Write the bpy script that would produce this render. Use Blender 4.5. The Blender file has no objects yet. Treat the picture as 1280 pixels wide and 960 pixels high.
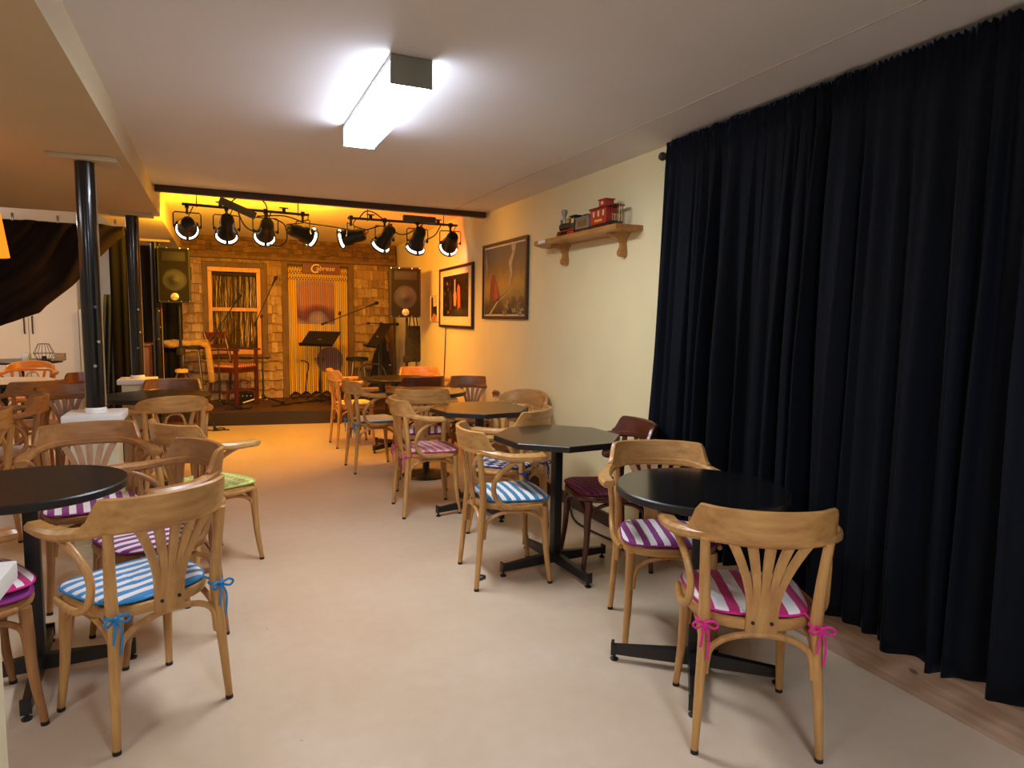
import bpy, bmesh, math, random
from mathutils import Vector, Matrix, Euler
random.seed(7)
SC = bpy.context.scene
COL = SC.collection
PI = math.pi
def R(d): return math.radians(d)

# ------------------------------------------------------------------ materials
MATS = {}
def new_mat(name):
    m = bpy.data.materials.new(name); m.use_nodes = True
    nt = m.node_tree; b = nt.nodes['Principled BSDF']
    return m, nt, b
def srgb(h):
    if isinstance(h, str):
        h = h.lstrip('#'); v = [int(h[i:i+2], 16)/255 for i in (0, 2, 4)]
    else: v = h
    return tuple((c/12.92 if c <= .04045 else ((c+.055)/1.055)**2.4) for c in v) + (1,)
def N(nt, t, **kw):
    n = nt.nodes.new(t)
    for k, v in kw.items():
        if k in n.inputs: n.inputs[k].default_value = v
        else: setattr(n, k, v)
    return n
def L(nt, a, b): nt.links.new(a, b)
def coords(nt, scale=(1, 1, 1), rot=(0, 0, 0), loc=(0, 0, 0), which='Object'):
    tc = N(nt, 'ShaderNodeTexCoord'); mp = N(nt, 'ShaderNodeMapping')
    mp.inputs['Scale'].default_value = scale; mp.inputs['Rotation'].default_value = rot
    mp.inputs['Location'].default_value = loc
    L(nt, tc.outputs[which], mp.inputs['Vector']); return mp.outputs['Vector']
def ramp(nt, fac, stops, interp='LINEAR'):
    r = N(nt, 'ShaderNodeValToRGB'); r.color_ramp.interpolation = interp
    e = r.color_ramp.elements
    while len(e) < len(stops): e.new(.5)
    for i, (p, c) in enumerate(stops): e[i].position = p; e[i].color = c
    L(nt, fac, r.inputs['Fac']); return r.outputs['Color']
def mixc(nt, fac, a, b, mode='MIX'):
    m = N(nt, 'ShaderNodeMix'); m.data_type = 'RGBA'; m.blend_type = mode
    for s, v in ((0, fac), (6, a), (7, b)):
        if hasattr(v, 'links'): L(nt, v, m.inputs[s])
        else: m.inputs[s].default_value = v
    return m.outputs[2]
def math_(nt, op, a, b=None):
    m = N(nt, 'ShaderNodeMath'); m.operation = op
    for i, v in enumerate((a, b)):
        if v is None: continue
        if hasattr(v, 'links'): L(nt, v, m.inputs[i])
        else: m.inputs[i].default_value = v
    return m.outputs[0]
def bump(nt, b, h, strength=.2, dist=.005):
    n = N(nt, 'ShaderNodeBump'); n.inputs['Strength'].default_value = strength; n.inputs['Distance'].default_value = dist
    L(nt, h, n.inputs['Height']); L(nt, n.outputs['Normal'], b.inputs['Normal'])
def plain(name, col, rough=.5, metal=0, var=.06, scale=12, coat=0, spec=.5, bumps=0):
    if name in MATS: return MATS[name]
    m, nt, b = new_mat(name); c = srgb(col)
    n = N(nt, 'ShaderNodeTexNoise'); n.inputs['Scale'].default_value = scale; n.inputs['Detail'].default_value = 4
    L(nt, coords(nt), n.inputs['Vector'])
    lo = tuple(x*(1-var) for x in c[:3])+(1,); hi = tuple(min(1, x*(1+var)) for x in c[:3])+(1,)
    L(nt, ramp(nt, n.outputs['Fac'], [(.3, lo), (.7, hi)]), b.inputs['Base Color'])
    b.inputs['Roughness'].default_value = rough; b.inputs['Metallic'].default_value = metal
    b.inputs['Coat Weight'].default_value = coat; b.inputs['Specular IOR Level'].default_value = spec
    if bumps: bump(nt, b, n.outputs['Fac'], bumps, .003)
    MATS[name] = m; return m
def wood(name, c1, c2, scale=9, rough=.38, axis='Z', coat=.15):
    if name in MATS: return MATS[name]
    m, nt, b = new_mat(name)
    sc = {'X': (.12, 1, 1), 'Y': (1, .12, 1), 'Z': (1, 1, .12)}[axis]
    v = coords(nt, sc)
    n = N(nt, 'ShaderNodeTexNoise'); n.inputs['Scale'].default_value = scale*6; n.inputs['Detail'].default_value = 6; n.inputs['Roughness'].default_value = .65
    L(nt, v, n.inputs['Vector'])
    n2 = N(nt, 'ShaderNodeTexNoise'); n2.inputs['Scale'].default_value = scale*.7; n2.inputs['Detail'].default_value = 3
    L(nt, coords(nt), n2.inputs['Vector'])
    f = math_(nt, 'ADD', math_(nt, 'MULTIPLY', n.outputs['Fac'], .65), math_(nt, 'MULTIPLY', n2.outputs['Fac'], .4))
    L(nt, ramp(nt, f, [(.33, srgb(c1)), (.7, srgb(c2))]), b.inputs['Base Color'])
    b.inputs['Roughness'].default_value = rough; b.inputs['Coat Weight'].default_value = coat; b.inputs['Coat Roughness'].default_value = .25
    bump(nt, b, n.outputs['Fac'], .08, .002)
    MATS[name] = m; return m
def stripes(name, ca, cb, period=.055, duty=.5, axis=0, rough=.9):
    m, nt, b = new_mat(name)
    sep = N(nt, 'ShaderNodeSeparateXYZ'); L(nt, coords(nt), sep.inputs[0])
    x = math_(nt, 'FRACT', math_(nt, 'ADD', math_(nt, 'DIVIDE', sep.outputs[axis], period), 40.25))
    f = math_(nt, 'LESS_THAN', x, duty)
    n = N(nt, 'ShaderNodeTexNoise'); n.inputs['Scale'].default_value = 700; L(nt, coords(nt), n.inputs['Vector'])
    L(nt, mixc(nt, f, srgb(ca), srgb(cb)), b.inputs['Base Color'])
    b.inputs['Roughness'].default_value = rough; b.inputs['Sheen Weight'].default_value = .15
    bump(nt, b, n.outputs['Fac'], .25, .002); MATS[name] = m; return m
def checks(name, ca, cb, size=.022, rot=45, rough=.9, zig=False):
    m, nt, b = new_mat(name)
    c = N(nt, 'ShaderNodeTexChecker'); c.inputs['Scale'].default_value = 1/size
    L(nt, coords(nt, (1, .55 if zig else 1, .001), (0, 0, R(rot)), (.003, .003, .4*size)), c.inputs['Vector'])
    L(nt, mixc(nt, c.outputs['Fac'], srgb(ca), srgb(cb)), b.inputs['Base Color'])
    n = N(nt, 'ShaderNodeTexNoise'); n.inputs['Scale'].default_value = 600; L(nt, coords(nt), n.inputs['Vector'])
    b.inputs['Roughness'].default_value = rough; bump(nt, b, n.outputs['Fac'], .25, .002)
    MATS[name] = m; return m
def emit(name, col, strength, base='#ffffff'):
    m, nt, b = new_mat(name)
    b.inputs['Base Color'].default_value = srgb(base); b.inputs['Emission Color'].default_value = srgb(col)
    b.inputs['Emission Strength'].default_value = strength; MATS[name] = m; return m

BLACK = plain('black_metal', '#1b1b1d', .38, .0, .15, 30)
BLACKM = plain('black_matte', '#141313', .6, 0, .15, 30)
CHROME = plain('chrome', '#c9c9c6', .22, 1, .05)
WHITE = plain('white_paint', '#ecebe6', .5, 0, .02)

# ------------------------------------------------------------------ mesh helpers
def obj(name, bm, mat, parent=None, smooth=True, angle=38, loc=None, rot=None):
    bmesh.ops.recalc_face_normals(bm, faces=bm.faces[:])
    me = bpy.data.meshes.new(name); bm.to_mesh(me); bm.free()
    if smooth:
        me.polygons.foreach_set('use_smooth', [True]*len(me.polygons))
        me.set_sharp_from_angle(angle=R(angle))
    for m in (mat if isinstance(mat, (list, tuple)) else [mat]): me.materials.append(m)
    o = bpy.data.objects.new(name, me); COL.objects.link(o)
    if parent: o.parent = parent
    if loc is not None: o.location = loc
    if rot is not None: o.rotation_euler = rot
    return o
def thing(name, label, cat, loc=(0, 0, 0), rz=0, group=None):
    o = bpy.data.objects.new(name, None); COL.objects.link(o)
    o.empty_display_size = .1
    o.location = loc; o.rotation_euler = (0, 0, rz); tag(o, label, cat, group); return o
def tag(o, label, cat, group=None, kind=None):
    o['label'] = label; o['category'] = cat
    if group: o['group'] = group
    if kind: o['kind'] = kind
    return o
def struct(name, bm, mat, **kw):
    o = obj(name, bm, mat, **kw); o['kind'] = 'structure'; return o
def B(): return bmesh.new()
def xf(bm, vs, M): bmesh.ops.transform(bm, matrix=M, verts=vs)
def box(bm, c, s, rot=(0, 0, 0), bev=0, mi=0):
    r = bmesh.ops.create_cube(bm, size=1); vs = r['verts']
    xf(bm, vs, Matrix.Diagonal((s[0], s[1], s[2], 1)))
    fs = list({f for v in vs for f in v.link_faces})
    if bev:
        es = list({e for v in vs for e in v.link_edges})
        rr = bmesh.ops.bevel(bm, geom=es, offset=bev, segments=2, affect='EDGES', profile=.6)
        vs = list({v for f in rr['faces'] for v in f.verts} | {v for v in vs if v.is_valid})
        fs = list({f for v in vs for f in v.link_faces})
    xf(bm, vs, Matrix.Translation(c) @ Euler(rot).to_matrix().to_4x4())
    for f in fs: f.material_index = mi
    return bm
def b2(bm, lo, hi, bev=0, mi=0):
    return box(bm, [(a+b)/2 for a, b in zip(lo, hi)], [b-a for a, b in zip(lo, hi)], bev=bev, mi=mi)
def smoothpath(pts, n=6):
    P = [Vector(p) for p in pts]
    if len(P) < 3: return P
    out = []
    for i in range(len(P)-1):
        p0 = P[max(i-1, 0)]; p1 = P[i]; p2 = P[i+1]; p3 = P[min(i+2, len(P)-1)]
        for k in range(n):
            t = k/n
            out.append(.5*((2*p1)+(-p0+p2)*t+(2*p0-5*p1+4*p2-p3)*t*t+(-p0+3*p1-3*p2+p3)*t**3))
    out.append(P[-1]); return out
def lerp_list(vals, n):
    out = []
    for i in range(n):
        t = i/(n-1)*(len(vals)-1); k = min(int(t), len(vals)-2); out.append(vals[k]+(vals[k+1]-vals[k])*(t-k))
    return out
def tube(bm, pts, rad, seg=8, sm=0, flat=1, closed=False, mi=0):
    P = smoothpath(pts, sm) if sm else [Vector(p) for p in pts]
    n = len(P); rad = lerp_list(rad, n) if isinstance(rad, (list, tuple)) else [rad]*n
    rings = []; up = None
    for i, p in enumerate(P):
        if closed: t = P[(i+1) % n]-P[i-1]
        else: t = P[min(i+1, n-1)]-P[max(i-1, 0)]
        t.normalize()
        if up is None:
            a = Vector((0, 0, 1)) if abs(t.z) < .9 else Vector((1, 0, 0)); up = (a-t*a.dot(t)).normalized()
        else:
            up = (up-t*up.dot(t)).normalized()
        s = t.cross(up)
        rings.append([bm.verts.new(p+(up*math.cos(2*PI*k/seg)*flat+s*math.sin(2*PI*k/seg))*rad[i]) for k in range(seg)])
    m = n if closed else n-1
    for i in range(m):
        a, b = rings[i], rings[(i+1) % n]
        for k in range(seg):
            f = bm.faces.new((a[k], a[(k+1) % seg], b[(k+1) % seg], b[k])); f.material_index = mi
    if not closed:
        for rg in (rings[0], rings[-1]): bm.faces.new(rg).material_index = mi
    return bm
def sweep(bm, pts, prof, sm=0, mi=0, cap=True, scale=None):
    """prof: list of (side, up) points; side is horizontal normal of the path, up is +z"""
    P = smoothpath(pts, sm) if sm else [Vector(p) for p in pts]
    n = len(P); rings = []
    for i, p in enumerate(P):
        t = P[min(i+1, n-1)]-P[max(i-1, 0)]; t.normalize()
        s = t.cross(Vector((0, 0, 1)))
        if s.length < 1e-4: s = Vector((1, 0, 0))
        s.normalize(); u = s.cross(t)
        pr = prof(i/(n-1)) if callable(prof) else prof
        rings.append([bm.verts.new(p+s*a+u*b) for a, b in pr])
    k = len(rings[0])
    for i in range(n-1):
        for j in range(k):
            bm.faces.new((rings[i][j], rings[i][(j+1) % k], rings[i+1][(j+1) % k], rings[i+1][j])).material_index = mi
    if cap:
        for rg in (rings[0], rings[-1]): bm.faces.new(rg).material_index = mi
    return bm
def rrect(w, h, r=.25):
    a, b = w/2, h/2; q = min(a, b)*r*2
    return [(a-q, -b), (a, -b+q), (a, b-q), (a-q, b), (-a+q, b), (-a, b-q), (-a, -b+q), (-a+q, -b)]
def lathe(bm, prof, seg=24, M=None, cap=True, mi=0):
    rings = []
    for r, z in prof:
        rings.append([bm.verts.new((r*math.cos(2*PI*k/seg), r*math.sin(2*PI*k/seg), z)) for k in range(seg)])
    for i in range(len(rings)-1):
        for k in range(seg):
            bm.faces.new((rings[i][k], rings[i][(k+1) % seg], rings[i+1][(k+1) % seg], rings[i+1][k])).material_index = mi
    if cap:
        for rg in (rings[0], rings[-1]): bm.faces.new(rg).material_index = mi
    if M is not None: xf(bm, [v for rg in rings for v in rg], M)
    return bm
def cyl(bm, p0, p1, r, seg=14, mi=0): return tube(bm, [p0, p1], r, seg, mi=mi)
def prism(bm, poly, z0, z1, M=None, mi=0):
    a = [bm.verts.new((x, y, z0)) for x, y in poly]; b = [bm.verts.new((x, y, z1)) for x, y in poly]
    n = len(poly)
    bm.faces.new(a).material_index = mi; bm.faces.new(b).material_index = mi
    for i in range(n): bm.faces.new((a[i], a[(i+1) % n], b[(i+1) % n], b[i])).material_index = mi
    if M is not None: xf(bm, a+b, M)
    return bm
def xzprism(bm, poly, y0, y1, mi=0):
    """polygon in x-z, extruded along y"""
    a = [bm.verts.new((x, y0, z)) for x, z in poly]; b = [bm.verts.new((x, y1, z)) for x, z in poly]
    n = len(poly); bm.faces.new(a).material_index = mi; bm.faces.new(b).material_index = mi
    for i in range(n): bm.faces.new((a[i], a[(i+1) % n], b[(i+1) % n], b[i])).material_index = mi
    return bm
def copy_tree(src, loc, rz, label, group=None, name=None):
    c = src.copy(); COL.objects.link(c); c.location = loc; c.rotation_euler = (0, 0, rz); c['label'] = label
    if group: c['group'] = group
    for ch in src.children:
        d = ch.copy(); COL.objects.link(d); d.parent = c
        for g in ch.children:
            e = g.copy(); COL.objects.link(e); e.parent = d
    return c
def text_mesh(s, size, extrude=.001, shear=0):
    cu = bpy.data.curves.new('txt', 'FONT'); cu.body = s; cu.size = size; cu.extrude = extrude; cu.shear = shear
    cu.align_x = 'CENTER'; cu.resolution_u = 4
    o = bpy.data.objects.new('txt', cu); COL.objects.link(o)
    bpy.context.view_layer.update()
    me = bpy.data.meshes.new_from_object(o.evaluated_get(bpy.context.evaluated_depsgraph_get()))
    bpy.data.objects.remove(o); bpy.data.curves.remove(cu)
    bm = B(); bm.from_mesh(me); bpy.data.meshes.remove(me); return bm

# ------------------------------------------------------------------ setting materials
WALL = plain('cream_wall', '#eadfb0', .6, 0, .025, 3)
CEIL = plain('ceiling_paint', '#dddbdc', .65, 0, .02, 2)
STAGEW = plain('stage_wall_paint', '#e8dcaa', .6, 0, .03, 3)
DARKW = wood('dark_stained_wood', '#2a1811', '#4a2c1e', 6, .45, 'X')
def floor_mat():
    m, nt, b = new_mat('painted_concrete')
    n = N(nt, 'ShaderNodeTexNoise'); n.inputs['Scale'].default_value = 1.3; n.inputs['Detail'].default_value = 8; n.inputs['Roughness'].default_value = .6
    L(nt, coords(nt), n.inputs['Vector'])
    n2 = N(nt, 'ShaderNodeTexNoise'); n2.inputs['Scale'].default_value = 14; n2.inputs['Detail'].default_value = 5
    L(nt, coords(nt), n2.inputs['Vector'])
    f = math_(nt, 'ADD', math_(nt, 'MULTIPLY', n.outputs['Fac'], .75), math_(nt, 'MULTIPLY', n2.outputs['Fac'], .25))
    c = ramp(nt, f, [(.3, srgb('#c8b498')), (.5, srgb('#d1bea4')), (.72, srgb('#dac9b2'))])
    v = N(nt, 'ShaderNodeTexVoronoi'); v.inputs['Scale'].default_value = 5; L(nt, coords(nt), v.inputs['Vector'])
    spot = math_(nt, 'LESS_THAN', v.outputs['Distance'], .03)
    L(nt, mixc(nt, math_(nt, 'MULTIPLY', spot, .45), c, srgb('#8d7c66')), b.inputs['Base Color'])
    r = ramp(nt, n.outputs['Fac'], [(.3, (.28,)*3+(1,)), (.7, (.45,)*3+(1,))]); L(nt, r, b.inputs['Roughness'])
    bump(nt, b, n2.outputs['Fac'], .06, .004); return m
FLOORM = floor_mat()
def plank_mat():
    m, nt, b = new_mat('knotty_plank')
    v = coords(nt, (1, .1, 1.6)); n = N(nt, 'ShaderNodeTexNoise'); n.inputs['Scale'].default_value = 22; n.inputs['Detail'].default_value = 7; n.inputs['Distortion'].default_value = .6
    L(nt, v, n.inputs['Vector'])
    c = ramp(nt, n.outputs['Fac'], [(.3, srgb('#a98a70')), (.55, srgb('#c3a68c')), (.75, srgb('#d6bfa8'))])
    vo = N(nt, 'ShaderNodeTexVoronoi'); vo.inputs['Scale'].default_value = 2.6; L(nt, coords(nt, (1, 1.3, 2.6)), vo.inputs['Vector'])
    k = ramp(nt, vo.outputs['Distance'], [(0, (1,)*3+(1,)), (.05, (.9,)*3+(1,)), (.09, (0, 0, 0, 1))])
    L(nt, mixc(nt, k, c, srgb('#6d5643')), b.inputs['Base Color']); b.inputs['Roughness'].default_value = .55
    bump(nt, b, n.outputs['Fac'], .15, .003); return m
PLANK = plank_mat()

# ------------------------------------------------------------------ the room
struct('floor', b2(B(), (-5.2, -3.2, -.1), (2.9, 12.6, 0)), FLOORM)
struct('ceiling', b2(B(), (-.6, -3.2, 2.465), (2.75, 6.24, 2.63)), CEIL)
struct('ceiling.001', b2(B(), (-1.0, 6.24, 2.56), (2.9, 10.95, 2.68)), STAGEW)
bm = b2(B(), (-5.2, -3.2, 2.305), (-.45, 7.0, 2.66)); b2(bm, (-.95, 7.0, 2.305), (-.45, 10.9, 2.66))
struct('ceiling_soffit', bm, plain('soffit_paint', '#c4b391', .62, 0, .025, 2), smooth=False)
struct('ceiling.002', b2(B(), (-5.2, 7.0, 2.62), (-.95, 12.6, 2.72)), WHITE)
bm = prism(B(), [(2.46, -3.2), (2.46, 6.3), (2.66, 10.65), (2.66, 10.95), (2.86, 10.95), (2.86, -3.2)], 0, 2.62)
struct('wall_right', bm, WALL, smooth=False)
struct('wall_left', b2(B(), (-5.4, -3.2, 0), (-5.2, 12.6, 2.7)), WHITE)
struct('wall_rear', b2(B(), (-5.2, -3.4, 0), (2.86, -3.2, 2.66)), WALL)
struct('wall_back', b2(B(), (-1.3, 10.82, 0), (2.7, 10.95, 2.6)), STAGEW)
struct('wall_back.001', b2(B(), (-5.2, 12.5, 0), (-1.25, 12.6, 2.7)), WHITE)
struct('wall_inner', b2(B(), (-1.35, 10.95, 0), (-1.25, 12.6, 2.7)), WHITE)
struct('trim_1', b2(B(), (-.44, 6.17, 2.412), (2.44, 6.235, 2.466), .004), DARKW)
struct('baseboard_right', b2(B(), (2.425, -3.2, 0), (2.462, 3.1, .205), .004), PLANK)
bm = prism(B(), [(2.44, 3.1), (2.462, 3.1), (2.462, 6.3), (2.60, 9.2), (2.58, 9.2), (2.44, 6.3)], 0, .09)
struct('baseboard_right.001', bm, DARKW, smooth=False)
# ceiling seam: a thin strip of taped joint
struct('trim_2', b2(B(), (2.09, -3.2, 2.4625), (2.098, 6.1, 2.466)), plain('seam', '#bdb3a5', .7))

# ------------------------------------------------------------------ camera
cam = bpy.data.cameras.new('camera'); co = bpy.data.objects.new('camera', cam); COL.objects.link(co)
cam.sensor_width = 36; cam.lens = 36*827/1280; cam.clip_start = .05
yaw, pit, rol = R(23.978), R(5.637), R(.882)
fw = Vector((math.sin(yaw)*math.cos(pit), math.cos(yaw)*math.cos(pit), -math.sin(pit)))
r0 = Vector((math.cos(yaw), -math.sin(yaw), 0)); u0 = r0.cross(fw)
rr = math.cos(rol)*r0+math.sin(rol)*u0; uu = -math.sin(rol)*r0+math.cos(rol)*u0
M = Matrix((rr, uu, -fw)).transposed().to_4x4(); M.translation = (0, 0, 1.43); co.matrix_world = M
SC.camera = co

# ------------------------------------------------------------------ bentwood chairs
def railpath(ext=1.0):
    h = [(.276, .115), (.28, .02), (.262, -.08), (.22, -.168), (.15, -.235), (.075, -.262), (0, -.27)]
    return [(x, y) for x, y in h]+[(-x, y) for x, y in reversed(h[:-1])]
def chair_meshes(wd, style, wh):
    """returns an Empty with parts; local +y is forward"""
    t = thing('bentwood_armchair', 'x', 'chair')
    # seat
    def outline(s=1.0, n=36):
        o = []
        for k in range(n):
            a = 2*PI*k/n; c, q = math.cos(a), math.sin(a)
            x = .214*math.copysign(abs(c)**.72, c); y = .208*math.copysign(abs(q)**.78, q)
            o.append((x*(1+.3*y)*s, y*s))
        return o
    bm = B(); rings = []
    for s, z in ((.93, .422), (.985, .426), (1.0, .436), (1.0, .447), (.985, .457), (.94, .461), (.9, .458), (.5, .455), (.15, .454)):
        rings.append([bm.verts.new((x, y, z)) for x, y in outline(s)])
    for a, b in zip(rings, rings[1:]):
        for k in range(len(a)): bm.faces.new((a[k], a[(k+1) % 36], b[(k+1) % 36], b[k]))
    bm.faces.new(rings[0]); bm.faces.new(rings[-1]); obj('seat', bm, wh, t)
    cap = BLACKM
    for s in (-1, 1):
        # front leg
        bm = tube(B(), [(s*.178, .15, .43), (s*.181, .155, .33), (s*.186, .163, .18), (s*.197, .185, .012)], [.0205, .0195, .0165, .0125], 12, 4)
        lg = obj('leg', bm, wd, t)
        obj('foot_cap', cyl(B(), (s*.197, .185, 0), (s*.1967, .1845, .014), .0135, 12), cap, lg)
        # rear leg running up into the back post
        bm = tube(B(), [(s*.2, -.228, .012), (s*.191, -.212, .2), (s*.18, -.196, .4), (s*.18, -.19, .47), (s*.186, -.2, .6), (s*.194, -.218, .735)], [.0125, .016, .0195, .0205, .018, .0155], 12, 4)
        lg = obj('leg', bm, wd, t)
        obj('foot_cap', cyl(B(), (s*.2, -.228, 0), (s*.1998, -.2277, .014), .0135, 12), cap, lg)
        # arm support loop of bent wood
        bm = tube(B(), [(s*.268, .07, .709), (s*.26, -.01, .703), (s*.238, -.1, .65), (s*.221, -.145, .57), (s*.222, -.13, .49), (s*.226, -.06, .446), (s*.228, .03, .44), (s*.218, .12, .443)], [.013, .0135, .0135, .0135, .0135, .0135, .013, .011], 10, 5)
        obj('arm_loop', bm, wd, t)
    # bent braces under the seat: one arch per side
    def arch(p, q):
        p, q = Vector(p), Vector(q); m = (p+q)/2; pts = []
        for k in range(11):
            a = k/10; w = p.lerp(q, .5-.5*math.cos(PI*a)); w.z = p.z+(.412-p.z)*math.sin(PI*a)**.55; pts.append(w)
        return tube(B(), pts, [.011, .0115, .0115, .011], 8, 2)
    for p, q in (((-.166, .16, .27), (.166, .16, .27)), ((-.172, -.203, .27), (.172, -.203, .27)), ((.18, -.185, .27), (.178, .15, .27)), ((-.18, -.185, .27), (-.178, .15, .27))):
        obj('arch_brace', arch(p, q), wd, t)
    # arm and back rail
    bm = B(); P = [(x, y, .745-.026*min(1, max(0, (y+.23)/.16))) for x, y in railpath()]
    def prof(u):
        e = abs(u-.5)*2
        w = .03+.03*min(1, max(0, (e-.4)/.35)); h = .038
        if e > .985: w *= .8; h *= .75
        return rrect(w, h, .3)
    sweep(bm, P, prof, 5); obj('arm_rail', bm, wh, t)
    # crest
    bm = B(); pp = smoothpath([(x, y, 0) for x, y in railpath()], 10); n = len(pp); rings = []
    lo, hi = (.228, .772)
    K = 44
    for i in range(K+1):
        u = lo+(hi-lo)*i/K; p = pp[min(n-1, int(round(u*(n-1))))]
        f = u*(n-1); k = min(int(f), n-2); p = pp[k].lerp(pp[k+1], f-k); tt = (pp[k+1]-pp[k]).normalized(); sd = Vector((tt.y, -tt.x, 0))
        if sd.dot(Vector((p.x, p.y+.02, 0))) < 0: sd = -sd
        e = abs(i/K-.5)*2
        if style == 'round': top = .762+.088*math.sqrt(max(0, 1-e**2.4)); bot = .728
        else:
            top = .848 if e < .8 else .848-.086*(1-math.cos(PI*min(1, (e-.8)/.2)))/2
            bot = .731
        th = .012; ln = (top-.76)*.16
        sec = [(-th, bot), (th, bot), (th+ln*.6, (top+bot)/2), (th*.9+ln, top-.005), (ln, top), (-th*.9+ln, top-.005), (-th+ln*.5, (top+bot)/2)]
        rings.append([bm.verts.new(p+sd*a+Vector((0, 0, z))) for a, z in sec])
    for a, b in zip(rings, rings[1:]):
        for k in range(7): bm.faces.new((a[k], a[(k+1) % 7], b[(k+1) % 7], b[k]))
    bm.faces.new(rings[0]); bm.faces.new(rings[-1]); obj('back_crest', bm, wh, t)
    # splat
    if style != 'round':
        bm = B()
        box(bm, (0, -.2085, .468), (.104, .013, .1), (R(3), 0, 0), .004)
        for q in (-2, -1, 0, 1, 2):
            pts = []; ws = []
            for k in range(9):
                a = k/8; z = .5+.235*a
                x = q*(.0205+.0375*a**1.7); y = -.2105-.056*a**1.2+.012*(abs(q)/2)**2*a
                pts.append((x, y, z)); ws.append(.0205+.013*a)
            rg = []
            for k, (x, y, z) in enumerate(pts):
                w = ws[k]/2
                rg.append([bm.verts.new((x-w, y-.0055, z)), bm.verts.new((x+w, y-.0055, z)), bm.verts.new((x+w, y+.0055, z)), bm.verts.new((x-w, y+.0055, z))])
            for a, b in zip(rg, rg[1:]):
                for k in range(4): bm.faces.new((a[k], a[(k+1) % 4], b[(k+1) % 4], b[k]))
            bm.faces.new(rg[0]); bm.faces.new(rg[-1])
        sp = obj('back_splat', bm, wd, t)
        for s in (-1, 1):
            obj('screw', cyl(B(), (s*.03, -.2145, .455), (s*.03, -.2185, .4552), .006, 10), BLACKM, sp)
    else:
        for s in (-1, 1):
            obj('back_slat', sweep(B(), [(s*.085, -.2, .45), (s*.09, -.212, .55), (s*.125, -.238, .735)], rrect(.012, .028), 4), wd, t)
        obj('back_hoop', tube(B(), [(-.04, -.2, .45), (-.07, -.22, .58), (-.05, -.24, .69), (0, -.247, .715), (.05, -.24, .69), (.07, -.22, .58), (.04, -.2, .45)], .009, 8, 4), wd, t)
    return t
HG = {}
def wpair(n, a, b, rough=.36):
    w_ = wood(n, a, b, 5, rough); HG[n] = wood(n+'_across', a, b, 5, rough, 'X'); return w_
OAK = wpair('oak_wood', '#9a6836', '#d2a25f')
MID = wpair('brown_oak_wood', '#80522b', '#b48049')
WAL = wpair('walnut_wood', '#654026', '#94663c')
MAH = wpair('mahogany_wood', '#3c1c12', '#6a3420', .3)
ORO = wpair('orange_oak_wood', '#a8672c', '#d08f4a')
PROTO = {}
def chair(x, y, heading, wd, style, label, group, name='bentwood_armchair'):
    key = (wd.name, style)
    if key not in PROTO:
        t = chair_meshes(wd, style, HG[wd.name]); PROTO[key] = t
        t.location = (x, y, 0); t.rotation_euler = (0, 0, R(heading)); t['label'] = label; t['group'] = group
    else:
        t = copy_tree(PROTO[key], (x, y, 0), R(heading), label, group)
    return t
# ------------------------------------------------------------------ cushions
CUSH = {}
def cushion_proto(mat, edge, ties):
    n = 36
    def outline(s):
        o = []
        for k in range(n):
            a = 2*PI*k/n; c, q = math.cos(a), math.sin(a)
            x = .2*math.copysign(abs(c)**.52, c); y = .19*math.copysign(abs(q)**.52, q)
            o.append((x*(1+.55*y)*s, y*s+.005))
        return o
    bm = B(); rings = []
    for s, z in ((.9, .001), (.98, .003), (1.0, .009), (.985, .015), (.93, .019), (.75, .023), (.45, .0245), (.15, .025)):
        rings.append([bm.verts.new((x, y, z+.0015*math.sin(k*1.1+s*5))) for k, (x, y) in enumerate(outline(s))])
    for a, b in zip(rings, rings[1:]):
        for k in range(n): bm.faces.new((a[k], a[(k+1) % n], b[(k+1) % n], b[k]))
    bm.faces.new(rings[0]); bm.faces.new(rings[-1])
    t = obj('seat_cushion', bm, mat, angle=80)
    bm = tube(B(), [(x, y, .009) for x, y in outline(1.0)], .0045, 6, closed=True); obj('piping', bm, edge, t)
    if ties:
        for s in (-1, 1):
            bm = B(); cx, cy = s*.18, -.194
            ring = [(cx+.0235*math.cos(2*PI*k/12), cy+.0235*math.sin(2*PI*k/12), .0-.012) for k in range(12)]
            tube(bm, ring, .005, 6, closed=True)
            kx, ky, kz = cx+s*.004, cy-.026, -.014
            box(bm, (kx, ky, kz), (.016, .012, .014), (0, 0, .2), .004)
            for q in (-1, 1):
                tube(bm, [(kx, ky, kz), (kx+q*.022, ky-.012, kz+.014), (kx+q*.04, ky-.014, kz+.002), (kx+q*.028, ky-.01, kz-.012), (kx, ky, kz)], .0042, 6, 4)
            tube(bm, [(kx, ky, kz), (kx-.008, ky-.013, kz-.03), (kx-.013, ky-.012, kz-.075)], .0042, 6, 4)
            tube(bm, [(kx, ky, kz), (kx+.012, ky-.014, kz-.04), (kx+.009, ky-.012, kz-.115)], .0042, 6, 4)
            tube(bm, [(kx, ky, kz), (s*.165, -.17, .0), (s*.15, -.155, .01)], .0045, 6, 3)
            obj('tie', bm, edge, t)
    return t
def cushion(ch, key, label, group, dz=0, drot=0, dx=0, dy=0):
    mat, edge, ties = CUSHM[key]
    h = ch.rotation_euler[2]; c, s = math.cos(h), math.sin(h)
    loc = (ch.location[0]+dx*c-dy*s, ch.location[1]+dx*s+dy*c, .461+dz)
    if key not in CUSH:
        t = cushion_proto(mat, edge, ties); CUSH[key] = t; t.location = loc; t.rotation_euler = (0, 0, h+R(drot)); tag(t, label, 'cushion', group)
    else: t = copy_tree(CUSH[key], loc, h+R(drot), label, group)
    return t
WH = '#eae6e4'
def cloth(n, c): return plain(n, c, .9, 0, .1, 60)
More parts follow.
